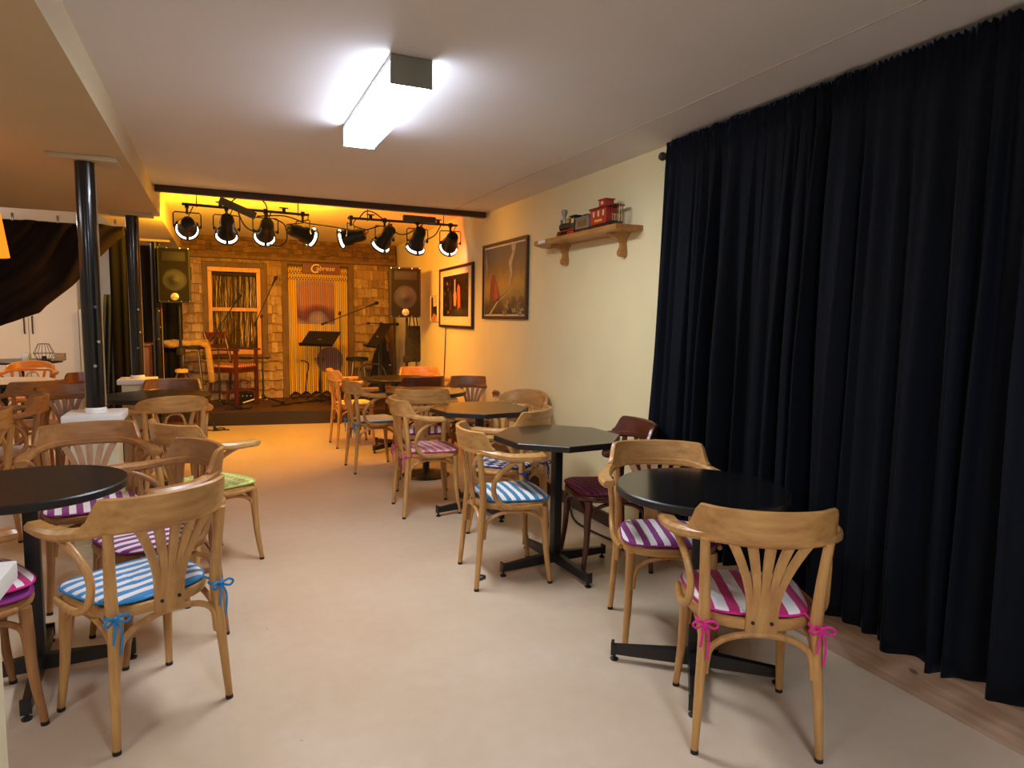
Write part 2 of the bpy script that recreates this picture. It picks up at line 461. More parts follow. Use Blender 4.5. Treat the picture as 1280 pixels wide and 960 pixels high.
PINK = cloth('pink_cord', '#d42a86'); BLUE = cloth('blue_cord', '#2f86c4'); PURP = cloth('purple_cord', '#8a2a78'); NAVY = cloth('navy_cord', '#2a3c86')
ROSE = cloth('rose_cord', '#cf5a82'); LIME = cloth('lime_cord', '#b9c25a'); BURG = cloth('burgundy_cord', '#7c1f3c'); CRM = cloth('cream_cord', '#d8c68a')
CUSHM = {
 'pink': (stripes('pink_stripe', WH, '#c01a6b', .078, .46), PINK, True),
 'purple': (stripes('purple_stripe', WH, '#83287a', .058, .5), PURP, False),
 'blue': (stripes('blue_stripe', WH, '#3c8ac2', .056, .5, 1), BLUE, True),
 'teal': (stripes('teal_stripe', WH, '#2f7fa8', .05, .5, 1), BLUE, False),
 'burg': (checks('burgundy_check', '#b0617c', '#7a2c4c', .024, 40), BURG, False),
 'zig': (checks('navy_check', WH, '#33488f', .03, 45, zig=True), NAVY, True),
 'rose': (checks('rose_check', '#ecd6d4', '#c9506f', .022, 40, zig=True), ROSE, True),
 'lime': (checks('lime_check', '#e4e7a8', '#b4c44e', .026, 45, zig=True), LIME, False),
 'bluegrey': (stripes('grey_blue_stripe', '#d6d6d6', '#8fa5b8', .04, .4, 0), BLUE, True),
 'cream': (checks('cream_check', '#efe2ac', '#d8c56c', .05, 30), CRM, False),
 'magenta': (stripes('magenta_stripe', WH, '#c2246f', .05, .5, 1), PINK, False),
 'plum': (plain('plum_cloth', '#8a2f86', .9, 0, .1, 60), PURP, False),
}
GR = 'bentwood armchairs right of the aisle'; GL = 'bentwood armchairs left of the aisle'
CG = 'seat cushions right of the aisle'; CL = 'seat cushions left of the aisle'
# right of the aisle
c = chair(1.70, 1.742, -29, OAK, 'crest', 'light oak bentwood armchair in front of the round black table by the curtain', GR)
cushion(c, 'pink', 'white cushion with broad pink stripes and pink bows on the nearest armchair by the curtain', CG)
c = chair(1.84, 2.40, 156, OAK, 'crest', 'oak bentwood armchair behind the round black table beside the curtain, facing the camera', GR)
cushion(c, 'purple', 'purple and white striped cushion on the armchair behind the round table by the curtain', CG)
c = chair(2.03, 3.24, 80, MAH, 'crest', 'dark red mahogany bentwood armchair between the octagonal table and the velvet curtain', GR)
cushion(c, 'burg', 'burgundy checked cushion on the dark red armchair beside the curtain', CG)
c = chair(1.46, 3.31, -97, OAK, 'crest', 'oak bentwood armchair seen from its side at the aisle side of the nearer octagonal table', GR)
cushion(c, 'teal', 'teal and white striped cushion on the aisle side of the nearer octagonal table', CG)
c = chair(1.76, 4.03, 42, OAK, 'crest', 'oak bentwood armchair between the two octagonal tables, turned away towards the farther one', GR)
cushion(c, 'zig', 'navy and white patterned cushion tied with blue bows, between the two octagonal tables', CG)
c = chair(1.415, 4.69, -93, OAK, 'crest', 'oak bentwood armchair with a rose checked cushion, aisle side of the farther octagonal table', GR)
cushion(c, 'rose', 'rose and white checked cushion with long pink ties at the farther octagonal table', CG)
c = chair(2.12, 4.78, 120, OAK, 'round', 'pale armchair with a rounded back rail against the cream wall past the farther octagonal table', GR)
c = chair(1.575, 5.42, -17, OAK, 'crest', 'oak bentwood armchair with its back to the camera in front of the wood-rimmed round table', GR)
cushion(c, 'purple', 'purple striped cushion on the armchair in front of the wood-rimmed round table', CG)
c = chair(2.22, 6.04, 150, WAL, 'crest', 'shiny walnut bentwood armchair facing out beside the cream wall under the painting', GR)
c = chair(1.33, 6.18, -88, OAK, 'crest', 'oak bentwood armchair with a grey-blue striped cushion on the aisle, second nearest the stage', GR)
cushion(c, 'bluegrey', 'grey-blue striped cushion with a blue bow on an aisle armchair near the stage', CG)
c = chair(1.37, 7.42, -88, OAK, 'crest', 'oak bentwood armchair on the aisle closest to the stage, lit orange, cream cushion', GR)
cushion(c, 'cream', 'pale cream cushion on the aisle armchair closest to the stage', CG)
c = chair(1.85, 6.56, 5, MAH, 'crest', 'dark brown bentwood armchair with its back to the wood-rimmed round table', GR)
c = chair(2.13, 7.35, 172, OAK, 'crest', 'orange-lit bentwood armchair at the far side of the dark table nearest the stage', GR)
# left of the aisle
c = chair(-.286, 2.66, 32, OAK, 'crest', 'brown oak bentwood armchair nearest the camera left of the aisle, blue striped cushion', GL)
cushion(c, 'blue', 'blue striped cushion tied with blue bows on the nearest chair left of the aisle', CL)
c = chair(-.837, 2.735, -64, MID, 'crest', 'bentwood armchair cut by the left picture edge, holding two stacked cushions', GL)
cushion(c, 'plum', 'plum purple cushion lying under a pink striped one at the left picture edge', CL)
cushion(c, 'magenta', 'pink and white striped cushion lying on a plum cushion at the left picture edge', CL, dz=.035, drot=4)
c = chair(-.6, 3.85, 190, MID, 'crest', 'brown bentwood armchair behind the nearest round black table on the left, facing the camera', GL)
cushion(c, 'purple', 'purple and white striped cushion behind the near left round black table', CL)
c = chair(-.29, 3.2, 115, MID, 'crest', 'brown bentwood armchair at the aisle side of the near left round table, facing it', GL)
cushion(c, 'purple', 'purple and white striped cushion seen through the slats of the nearest left armchair', CL)
c = chair(-.06, 4.1, -56, OAK, 'crest', 'oak bentwood armchair with a lime green cushion, turned towards the aisle', GL)
cushion(c, 'lime', 'lime green checked cushion on an armchair turned towards the aisle', CL)
c = chair(-.35, 5.5, 13, OAK, 'round', 'rounded-back oak armchair, back to the camera, at the left round table near the stage', GL)
cushion(c, 'plum', 'plum cushion on the rounded-back oak armchair at the left round table near the stage', CL)
c = chair(-.39, 6.4, 178, WAL, 'crest', 'walnut bentwood armchair beyond the left round table near the stage, facing the camera', GL)
c = chair(-2.02, 9.2, 180, ORO, 'round', 'orange-brown armchair with a rounded back rail in front of the white cupboard', GL)
c = chair(-1.13, 7.3, 178, MAH, 'crest', 'dark mahogany slatted-back armchair beside the black post, filing cabinet behind', GL)
c = chair(-1.5, 6.92, 30, MID, 'crest', 'brown bentwood armchair with its back to the camera at the pale-topped left table', GL)
c = chair(-1.03, 6.08, 207, WAL, 'crest', 'walnut bentwood armchair close behind the near pedestal post, arm towards the post', GL)
c = chair(-1.40, 5.58, 102, MID, 'crest', 'brown bentwood armchair turned left among the crowded chairs left of the pedestal post', GL)
c = chair(-1.45, 4.82, 60, OAK, 'crest', 'oak armchair whose back corner shows at the left picture edge above the round table', GL)

# ------------------------------------------------------------------ tables
TOPB = plain('black_laminate', '#151516', .17, 0, .25, 40, .1)
TOPD = plain('black_worn_paint', '#0f0e0e', .34, 0, .3, 18, .05)
TOPO = plain('olive_black_laminate', '#23211c', .25, 0, .1, 25, .2)
TOPW = plain('pale_laminate', '#cfc5bb', .3, 0, .04, 20)
TOPK = wood('light_wood_top', '#7c6136', '#a98a52', 5, .25, 'Y', .4)
def ngon(r, n, off=0): return [(r*math.cos(2*PI*(k+off)/n), r*math.sin(2*PI*(k+off)/n)) for k in range(n)]
def table(x, y, r, kind, base, rz, label, top, edge=None, h=.775, foot=.335, group='café tables'):
    t = thing('cafe_table', label, 'table', (x, y, 0), 0, group)
    th = .032; bm = B()
    if kind == 'oct':
        p = ngon(r, 8, .5)
        a = [bm.verts.new((x_, y_, h-th)) for x_, y_ in p]; b = [bm.verts.new((x_, y_, h-.004)) for x_, y_ in p]; c = [bm.verts.new((x_*.99, y_*.99, h)) for x_, y_ in p]
        bm.faces.new(a); bm.faces.new(c).material_index = 0
        for q, w in ((a, b), (b, c)):
            for i in range(8): bm.faces.new((q[i], q[(i+1) % 8], w[(i+1) % 8], w[i])).material_index = 1
        tp = obj('tabletop', bm, [top, edge or BLACK], t, smooth=False, rot=(0, 0, R(rz)))
    else:
        lathe(bm, [(r*.93, h-th), (r-.004, h-th), (r, h-th+.004), (r, h-.005), (r-.005, h)], 56)
        for f in bm.faces:
            if abs(f.normal.z) < .5 and f.calc_center_median().z < h-.001 and f.calc_area() < .2: f.material_index = 1
        bm.normal_update()
        for f in bm.faces: f.material_index = 0 if (abs(f.normal.z) > .9 and f.calc_center_median().z > h-.004) else 1
        tp = obj('tabletop', bm, [top, edge or BLACK], t, angle=30)
    bm = box(B(), (0, 0, h-th-.006), (.26, .26, .012), bev=.003)
    obj('mounting_plate', bm, BLACK, t, rot=(0, 0, R(rz)))
    if base == 'disc':
        obj('column', cyl(B(), (0, 0, .03), (0, 0, h-th-.01), .03, 18), BLACK, t)
        obj('base_disc', lathe(B(), [(.21, 0), (.215, .008), (.2, .018), (.12, .032), (.05, .05), (.034, .06)], 40), BLACK, t)
    else:
        obj('column', box(B(), (0, 0, (h-th+.05)/2), (.05, .05, h-th-.05), bev=.004), BLACK, t, rot=(0, 0, R(rz)))
        for k in range(4):
            bm = B(); q = foot; a = [(.02, -.022, .035), (q, -.016, .03), (q, .016, .03), (.02, .022, .035)]
            lo = [bm.verts.new(p) for p in a]; hi = [bm.verts.new((p[0], p[1]*.8, .092 if p[0] < .1 else .066)) for p in a]
            bm.faces.new(lo); bm.faces.new(hi)
            for i in range(4): bm.faces.new((lo[i], lo[(i+1) % 4], hi[(i+1) % 4], hi[i]))
            box(bm, (q, 0, .052), (.012, .036, .056), bev=.002)
            f = obj('foot_bar', bm, BLACK, t, smooth=False, rot=(0, 0, R(rz+90*k)))
            g = obj('glide', lathe(B(), [(.016, 0), (.018, .006), (.007, .012), (.006, .032)], 14), BLACKM, f, loc=(q-.008, 0, 0))
    return t
table(1.75, 2.06, .335, 'round', 'cross', 51, 'round black table by the velvet curtain, nearest the camera on the right', TOPB, foot=.33)
table(1.757, 3.30, .365, 'oct', 'cross', 4.5, 'black octagonal table nearer the camera, standing in the open on a four-foot base', TOPO, foot=.345)
table(1.752, 4.52, .365, 'oct', 'cross', 8, 'black octagonal table farther from the camera, between bentwood armchairs', TOPO, foot=.34)
table(1.70, 5.72, .36, 'round', 'disc', 0, 'round wood-topped table with a black rim under the painting', TOPK)
table(1.76, 7.02, .36, 'round', 'cross', 30, 'dark round table on the right, closest to the stage', TOPD)
table(-.675, 3.01, .33, 'round', 'cross', 4.7, 'round black table nearest the camera on the left, worn shiny top', TOPD, foot=.325)
table(-.46, 6.0, .40, 'round', 'disc', 0, 'round black table on the left near the stage, among armchairs by the posts', TOPD)
table(-1.86, 7.6, .42, 'round', 'disc', 0, 'round pale-topped table with a black edge at the left, before the white cupboard', TOPW)
lt = table(-2.42, 10.75, .47, 'round', 'disc', 0, 'thin dark table holding the wire lantern in front of the white cupboard', TOPD)
# things on the far dark table
x0, y0, z0 = -2.13, 10.6, .7755
t = thing('wire_lantern', 'black geometric wire lantern with a candle on the far dark table', 'lantern', (x0, y0, z0))
bm = B(); rings = [(.07, .004), (.12, .1), (.062, .225)]
for r, z in rings:
    p = [(r*math.cos(PI*k/4), r*math.sin(PI*k/4), z) for k in range(8)]
    tube(bm, p, .0035, 5, closed=True)
for k in range(8):
    a = PI*k/4; tube(bm, [(r*math.cos(a), r*math.sin(a), z) for r, z in rings], .0035, 5)
obj('wire_cage', bm, BLACK, t)
obj('candle_cup', lathe(B(), [(.075, 0), (.078, .012), (.03, .02), (.028, .06), (.022, .065)], 20), BLACKM, t)
t = tag(obj('box', box(B(), (0, 0, .05), (.12, .09, .1), bev=.004), plain('speckled_box', '#8c7a68', .7, 0, .5, 60), loc=(x0+.18, y0, z0)), 'small speckled brown box right of the wire lantern', 'box')
t = tag(obj('glass_jar', lathe(B(), [(.05, 0), (.055, .01), (.055, .09), (.05, .1), (.046, .1), (.05, .088), (.05, .012)], 20, cap=False), plain('pale_blue_glass', '#b9c6cf', .1, 0, .02), loc=(x0-.2, y0+.02, z0)), 'pale glass jar left of the wire lantern', 'jar')

# ------------------------------------------------------------------ posts on pedestals
CREAMB = plain('cream_board', '#d8d0ae', .55, 0, .03, 5)
def post(y, label_p, label_q):
    z = 0
    if label_q:
        z = .8445
        t = thing('pedestal', label_q, 'pedestal', (-.67, y, 0), 0, 'pedestals carrying the black posts')
        obj('pedestal_box', box(B(), (0, 0, .4), (.235, .235, .8), bev=.004), CREAMB, t)
        obj('plinth', box(B(), (0, 0, .04), (.26, .26, .08), bev=.004), CREAMB, t)
        obj('slab_top', box(B(), (0, 0, .822), (.3, .3, .044), bev=.006), WHITE, t)
    p = thing('support_post', label_p, 'post', (-.67, y, z), 0, 'black posts along the soffit'); H = 2.304-z
    obj('shaft', lathe(B(), [(.05, 0), (.05, H-.024)], 28), plain('black_gloss_steel', '#121214', .2, 0, .1, 20, .3), p)
    obj('collar', lathe(B(), [(.056, .0), (.058, .02), (.051, .03)], 28), WHITE, p)
    bm = B(); prism(bm, [(-.17, -.09), (.17, -.09), (.17, .09), (-.17, .09)], H-.025, H); obj('top_plate', bm, plain('soffit_paint', '#c4b391'), p, smooth=False)
    for q, a in ((1.46, -60), (1.26, -50), (1.12, -75)):
        q -= z; obj('bolt', cyl(B(), (.047*math.cos(R(a)), .047*math.sin(R(a)), q), (.058*math.cos(R(a)), .058*math.sin(R(a)), q), .009, 10), CHROME, p)
    # pale cable run down the side
    obj('conduit', tube(B(), [(.052, -.012, H-.04), (.0545, -.012, H*.6), (.0545, -.012, .04)], .004, 6), plain('cable_beige', '#a08a68', .6), p)
post(4.53, 'black steel post nearest the camera on a white-topped pedestal', 'cream pedestal with white slab under the nearest fully visible black post')
post(6.80, 'middle black steel post beside the tied-back dark drape', 'cream pedestal behind the left round table, carrying the middle post')
post(9.12, 'farthest black steel post next to the left loudspeaker', None)
t = thing('pedestal', 'cream pedestal cut off by the bottom left picture edge', 'pedestal', (-.598, 1.71, 0), 0, 'pedestals carrying the black posts')
obj('pedestal_box', box(B(), (0, 0, .4), (.235, .235, .8), bev=.004), CREAMB, t)
obj('slab_top', box(B(), (0, 0, .822), (.30, .30, .044), bev=.006), WHITE, t)

# ------------------------------------------------------------------ velvet curtains on the right
def velvet():
    m, nt, b = new_mat('navy_velvet')
    n = N(nt, 'ShaderNodeTexNoise'); n.inputs['Scale'].default_value = 3; n.inputs['Detail'].default_value = 5; L(nt, coords(nt, (1, 1, .4)), n.inputs['Vector'])
    L(nt, ramp(nt, n.outputs['Fac'], [(.3, srgb('#05080f')), (.75, srgb('#0b0f19'))]), b.inputs['Base Color'])
    b.inputs['Roughness'].default_value = .8; b.inputs['Sheen Weight'].default_value = .4; b.inputs['Sheen Roughness'].default_value = .22
    b.inputs['Sheen Tint'].default_value = srgb('#7f93c8'); b.inputs['Specular IOR Level'].default_value = .15; return m
VELV = velvet()
def curtain(y0, y1, seed, flare0, hem):
    rnd = random.Random(seed); nu = 420; nv = 34; bm = B(); G = []
    # irregular folds: accumulate phase with a varying wavelength
    ph = [0]; lam = .09
    for i in range(nu):
        if i % 9 == 0: lam = rnd.choice([.055, .08, .1, .14, .2, .26])
        ph.append(ph[-1]+2*PI*(abs(y1-y0)/nu)/lam)
    amp = [.6+.4*math.sin(i*.031+seed)+.25*math.sin(i*.113+seed*2) for i in range(nu+1)]
    ztop = 2.44
    for j in range(nv+1):
        v = j/nv; row = []
        for i in range(nu+1):
            u = i/nu; zb = hem(u)
            z = ztop-(ztop-zb)*(v**1.15)
            d = ztop-z
            yy = y0+(y1-y0)*u
            yy += flare0*(v**1.6)*max(0, 1-u*3.5) + .012*math.sin(ph[i]*.5+v*2.2)*v
            a = (.012+.05*min(1, d/1.2))*amp[i]
            x = 2.375+a*math.sin(ph[i]+.55*math.sin(v*3+i*.02))+.014*math.sin(ph[i]*2.13+seed)*min(1, d*2) - .03*v
            if d < .12:
                k = 1-abs(d-.06)/.06
                x += .012*math.sin(i*1.35)*k+.006*math.sin(i*2.9+j)
                if abs(d-.065) < .02: x -= .012
                z += .008*math.sin(i*1.9+j*.7)*(1-d/.12)
            row.append(bm.verts.new((x, yy, z)))
        G.append(row)
    for j in range(nv):
        for i in range(nu): bm.faces.new((G[j][i], G[j][i+1], G[j+1][i+1], G[j+1][i]))
    o = obj('velvet_curtain', bm, VELV, angle=180)
    s = o.modifiers.new('thick', 'SOLIDIFY'); s.thickness = .006; s.offset = 0
    return o
o = curtain(3.215, 1.90, 3, .10, lambda u: .19+.012*math.sin(u*26)); tag(o, 'navy black velvet curtain panel hanging beside the cream wall and the shelf', 'curtain', 'velvet curtains on the rod')
o = curtain(1.905, -1.2, 11, 0, lambda u: .185+.016*math.sin(u*31+1)+.012*math.sin(u*11)); tag(o, 'navy black velvet curtain panel at the right picture edge, bare plank below its hem', 'curtain', 'velvet curtains on the rod')
t = thing('curtain_rod', 'black curtain rod with a ball end peeping out beside the velvet curtain', 'curtain rod', (2.398, 3.24, 2.385))
obj('rod', cyl(B(), (0, 0, 0), (0, -4.5, 0), .0095, 14), BLACK, t)
obj('finial', lathe(B(), [(.004, 0), (.01, .004), (.012, .012), (.008, .016), (.018, .022), (.025, .036), (.025, .044), (.018, .058), (.006, .066)], 18, Matrix.Rotation(R(-90), 4, 'X')), BLACK, t)
for yy in (-.06, -1.33, -3.2):
    obj('rod_bracket', box(box(B(), (.03, yy, .02), (.055, .014, .014)), (.056, yy, .03), (.014, .03, .07)), CHROME if yy == -1.33 else BLACK, t, smooth=False)

# ------------------------------------------------------------------ ceiling lights
LENS = emit('lamp_diffuser', '#f2f6ff', 74); SIDE = emit('lamp_diffuser_side', '#e0eaff', 13)
GREY = plain('lamp_end_grey', '#8b8d86', .5, 0, .03)
def fixture(x, y, z, label, mat=LENS, rz=0):
    t = thing('ceiling_light', label, 'ceiling light', (x, y, z), R(rz), 'fluorescent ceiling lights')
    obj('housing', box(B(), (0, 0, -.012), (.165, 1.09, .022), bev=.003), WHITE, t)
    bm = B(); a, b = .082, .112
    sec = [(-a, -.024), (-a, -b+.006), (-a+.006, -b), (a-.006, -b), (a, -b+.006), (a, -.024)]
    for p, q in zip(sec, sec[1:]):
        bm.faces.new([bm.verts.new(v) for v in ((p[0], -.535, p[1]), (q[0], -.535, q[1]), (q[0], .535, q[1]), (p[0], .535, p[1]))])
    bmesh.ops.remove_doubles(bm, verts=bm.verts[:], dist=1e-5)
    bm.normal_update()
    for f in bm.faces: f.material_index = 1 if abs(f.normal.x) > .9 else 0
    obj('diffuser', bm, [mat, SIDE], t)
    for s in (-1, 1):
        obj('end_cap', box(B(), (0, s*.54, -.058), (.172, .012, .114), bev=.003), GREY, t)
    return t
FIX0 = fixture(.735, 3.23, 2.4645, 'white fluorescent ceiling light glowing over the aisle')
fixture(.735, -.5, 2.4645, 'white fluorescent ceiling light behind the camera', emit('lamp_diffuser_cool', '#e2ebff', 80))
LENS2 = emit('lamp_diffuser_warm', '#ffe6c4', 13)
fixture(-1.9, .35, 2.3045, 'fluorescent ceiling light under the soffit beside the camera', emit('lamp_diffuser_soffit', '#f0efff', 62))
FL = fixture(-2.7, 3.6, 2.3045, 'fluorescent ceiling light over the left seating, outside the picture', LENS2)
LENS3 = emit('lamp_diffuser_back', '#fff2e6', 60)
fixture(-2.9, 9.6, 2.6195, 'fluorescent ceiling light of the back room behind the drape', LENS3)

# ------------------------------------------------------------------ pictures, shelf and train on the right wall
def gradz(nt, z0, z1):
    sep = N(nt, 'ShaderNodeSeparateXYZ'); L(nt, coords(nt), sep.inputs[0])
    mr = N(nt, 'ShaderNodeMapRange'); mr.inputs[1].default_value = z0; mr.inputs[2].default_value = z1; L(nt, sep.outputs[2], mr.inputs[0]); return mr.outputs[0]
def canvas1():
    m, nt, b = new_mat('railway_painting')
    g = gradz(nt, -.34, .34)
    n = N(nt, 'ShaderNodeTexNoise'); n.inputs['Scale'].default_value = 4; n.inputs['Detail'].default_value = 6; n.inputs['Distortion'].default_value = 1.2; L(nt, coords(nt, (1, 1.2, .8)), n.inputs['Vector'])
    f = math_(nt, 'ADD', g, math_(nt, 'MULTIPLY', math_(nt, 'SUBTRACT', n.outputs['Fac'], .5), .35))
    c = ramp(nt, f, [(.05, srgb('#2f261c')), (.2, srgb('#5d4a2c')), (.33, srgb('#9a8348')), (.45, srgb('#a8843e')), (.62, srgb('#76603f')), (.8, srgb('#57504a')), (1, srgb('#4a4a4e'))])
    L(nt, c, b.inputs['Base Color']); b.inputs['Roughness'].default_value = .5; return m
def wallpic(name, label, cat, y0, z0, w, h, fr, frmat, matw, matmat, canv, ang=0, x=2.46):
    """hangs on the right wall, faces -x; local y along the wall, z up"""
    t = thing(name, label, cat, (x-.014, y0, z0), ang)
    bm = B()
    for lo, hi in (((-.016, -w/2, h/2-fr), (.012, w/2, h/2)), ((-.016, -w/2, -h/2), (.012, w/2, -h/2+fr)), ((-.016, -w/2, -h/2+fr), (.012, -w/2+fr, h/2-fr)), ((-.016, w/2-fr, -h/2+fr), (.012, w/2, h/2-fr))):
        b2(bm, lo, hi, .003)
    obj('frame', bm, frmat, t, smooth=False)
    if matw: obj('mount_board', b2(B(), (-.002, -w/2+fr*.8, -h/2+fr*.8), (.004, w/2-fr*.8, h/2-fr*.8)), matmat, t, smooth=False)
    k = fr+matw
    p = obj('picture', b2(B(), (-.006, -w/2+k, -h/2+(k*.82 if matw > .03 else k)), (.0, w/2-k, h/2-(k*.62 if matw > .03 else k))), canv, t, smooth=False)
    return t, p
t, p = wallpic('framed_painting', 'dark-framed railway painting with a red tower hanging left of the train shelf', 'painting', 5.72, 1.785, 1.04, .72, .028, DARKW, .018, plain('pale_liner', '#cfc6b4', .6), canvas1())
# painted motifs: thin raised paint on the canvas (local y: + is towards the stage = left in view)
def motif(name, poly, col, parent, dx=-.0075):
    bm = B(); bm.faces.new([bm.verts.new((dx, y, z)) for y, z in poly]); r = bmesh.ops.extrude_face_region(bm, geom=bm.faces[:])
    bmesh.ops.translate(bm, verts=[v for v in r['geom'] if isinstance(v, bmesh.types.BMVert)], vec=(.0016, 0, 0))
    return obj(name, bm, plain('paint_'+col[1:], col, .5, 0, .25, 25), parent, smooth=False)
motif('painted_tower', [(.33, -.19), (.31, .02), (.29, .03), (.29, .06), (.2, .06), (.2, .03), (.18, .02), (.12, -.19)], '#7c3a2a', p)
motif('painted_tower', [(.22, -.19), (.21, -.01), (.14, -.01), (.08, -.19)], '#9a4a38', p, -.0085)
motif('painted_smoke', [(-.12, -.06), (-.16, .05), (-.12, .16), (-.2, .24), (-.17, .31), (-.28, .31), (-.24, .22), (-.19, .14), (-.21, .05), (-.15, -.06)], '#a39a8c', p)
motif('painted_smoke', [(.42, .05), (.38, .12), (.41, .2), (.43, .28), (.44, .2), (.42, .12), (.44, .05)], '#9c8a68', p)
motif('painted_track', [(.36, -.32), (.12, -.17), (-.14, -.1), (-.16, -.105), (.1, -.19), (.30, -.32)], '#a59a7a', p)
motif('painted_track', [(.46, -.32), (.2, -.19), (-.12, -.1), (-.13, -.104), (.18, -.2), (.42, -.32)], '#5f5344', p, -.0085)
motif('painted_hill', [(-.15, -.12), (-.25, -.09), (-.36, -.1), (-.45, -.08), (-.45, -.15), (-.2, -.15)], '#8c7c40', p)
rnd = random.Random(4)
for k in range(16):
    yy = rnd.uniform(-.42, -.02); zz = rnd.uniform(-.31, -.17); w = rnd.uniform(.03, .07)
    motif('painted_brush', [(yy-w, zz-.015), (yy-w*.4, zz+.03), (yy+w*.3, zz+.012), (yy+w, zz+.028), (yy+w*.6, zz-.02)], rnd.choice(['#2f2a20', '#6d6448', '#8f8668', '#4c3f2c']), p, -.0078-.0002*k)
def canvas2():
    m, nt, b = new_mat('night_photo')
    v = N(nt, 'ShaderNodeTexVoronoi'); v.inputs['Scale'].default_value = 9; v.inputs['Randomness'].default_value = 1; L(nt, coords(nt, (1, .6, 1)), v.inputs['Vector'])
    n = N(nt, 'ShaderNodeTexNoise'); n.inputs['Scale'].default_value = 10; n.inputs['Detail'].default_value = 5; L(nt, coords(nt), n.inputs['Vector'])
    f = math_(nt, 'MULTIPLY', ramp(nt, v.outputs['Distance'], [(0, (1, 1, 1, 1)), (.35, (0, 0, 0, 1))]), n.outputs['Fac'])
    L(nt, ramp(nt, f, [(.05, srgb('#1c1410')), (.3, srgb('#5e3a20')), (.6, srgb('#d08a4a'))]), b.inputs['Base Color']); b.inputs['Roughness'].default_value = .2; return m
ang = math.atan2(.2, 4.35)
t, p = wallpic('framed_photograph', 'black-framed night photograph in a wide cream mount, beside the right loudspeaker', 'picture', 7.22, 1.665, 1.33, .70, .03, plain('black_frame', '#20150f', .35), .13, plain('cream_mount', '#e9d3a4', .7), canvas2(), -ang, 2.46+.046*(7.22-6.3)-.002)
motif('printed_figure', [(.03, -.1), (.05, .02), (.02, .06), (-.04, .06), (-.07, 0), (-.05, -.1)], '#c98a62', p)
motif('printed_figure', [(-.12, -.12), (-.1, .1), (-.14, .14), (-.2, .1), (-.22, -.12)], '#a85f34', p)
motif('printed_figure', [(.2, -.15), (.24, .03), (.19, .08), (.12, .02), (.12, -.15)], '#3c2a22', p)
motif('printed_light', [(.03, .06), (.02, .2), (-.02, .2), (-.03, .06)], '#8c86a0', p)
t, p = wallpic('small_photo', 'small unframed photo pinned beside the framed night photograph', 'picture', 8.14, 1.545, .34, .33, .004, plain('photo_edge', '#d8c79c', .5), .002, WHITE, plain('photo_print', '#d8c8a8', .4, 0, .1, 8), -ang, 2.46+.046*(8.14-6.3)-.002)
motif('printed_shape', [(.15, -.14), (.15, .14), (.06, .14), (.05, .02), (-.15, .03), (-.15, -.1), (.02, -.06)], '#1d1713', p)
motif('printed_shape', [(.14, -.155), (.02, -.07), (-.15, -.1), (-.15, -.155)], '#c9805e', p, -.0085)
# cords
tag(obj('power_cord', tube(B(), [(2.505, 7.62, 1.31), (2.51, 7.66, 1.0), (2.52, 7.72, .7), (2.53, 7.78, .35), (2.5, 7.8, .1)], .006, 6, 4), BLACKM), 'thin black cord hanging down the wall below the framed night photograph', 'cord')
t = thing('wall_outlet', 'cream wall socket plate low on the wall near the stage', 'outlet', (2.4885, 7.1, .7), -ang)
obj('cover_plate', box(B(), (0, 0, 0), (.012, .075, .12), bev=.003), plain('ivory_plate', '#d9cba0', .4), t)
for s in (-1, 1): obj('socket', box(B(), (-.007, 0, s*.028), (.004, .034, .032), bev=.002), plain('socket_dark', '#6a5c3c', .4), t)
tag(obj('power_cord', tube(B(), [(2.43, 4.35, .10), (2.36, 4.2, .02), (2.28, 3.95, .0075), (2.3, 3.6, .0075), (2.38, 3.3, .0075)], .007, 6, 5), BLACKM), 'black cable lying on the floor along the dark baseboard by the red armchair', 'cord')
tag(obj('floor_hook', tube(B(), [(0, 0, .008), (.035, .01, .01), (.045, .03, .01), (.03, .045, .01), (.01, .04, .01)], .006, 6, 4), BLACKM, loc=(1.27, 3.26, 0)), 'small dark curled bit lying on the floor by the nearer octagonal table', 'debris')
tag(obj('cable', tube(B(), [(-.18, 8.9, .01), (-.05, 8.8, .01), (.05, 8.9, .01), (.0, 8.95, .016), (-.08, 8.85, .016), (.1, 8.8, .01)], .007, 6, 5), BLACKM), 'black cable coil on the floor in front of the stage step', 'cord')

SHW = wood('shelf_oak', '#8a5626', '#b9813f', 7, .4, 'Y')
t = thing('wall_shelf', 'oak wall shelf on two carved brackets carrying the toy train', 'shelf', (2.46, 3.54, 1.995))
bm = prism(B(), [(0, 0), (-.2, 0), (-.2, 1.16), (-.06, 1.3), (0, 1.3)], 0, .031); obj('shelf_board', bm, SHW, t, smooth=False)
for yy in (.19, .98):
    bm = B(); pr = [(0, -.001), (-.13, -.001), (-.125, -.02), (-.10, -.04), (-.075, -.06), (-.066, -.085), (-.072, -.11), (-.078, -.13), (-.07, -.148), (-.045, -.155), (0, -.155)]
    prw = [.1, .1, .085, .05, .032, .034, .048, .056, .05, .044, .044]
    # front profile widens and narrows down the bracket: stack of boxes lofted
    sec = [(0, .056, .125), (-.012, .046, .122), (-.03, .024, .09), (-.05, .014, .055), (-.07, .0125, .042), (-.095, .018, .045), (-.12, .0235, .055), (-.14, .022, .053), (-.152, .013, .04)]
    rg = [[bm.verts.new(v) for v in ((0, -w, z), (0, w, z), (-d, w*.92, z), (-d, -w*.92, z))] for z, w, d in sec]
    for a, b in zip(rg, rg[1:]):
        for k in range(4): bm.faces.new((a[k], a[(k+1) % 4], b[(k+1) % 4], b[k]))
    bm.faces.new(rg[0]); bm.faces.new(rg[-1]); obj('bracket', bm, SHW, t, loc=(0, yy, 0), angle=50)
obj('price_label', box(B(), (-.2008, 1.03, .017), (.0012, .12, .024)), WHITE, t)

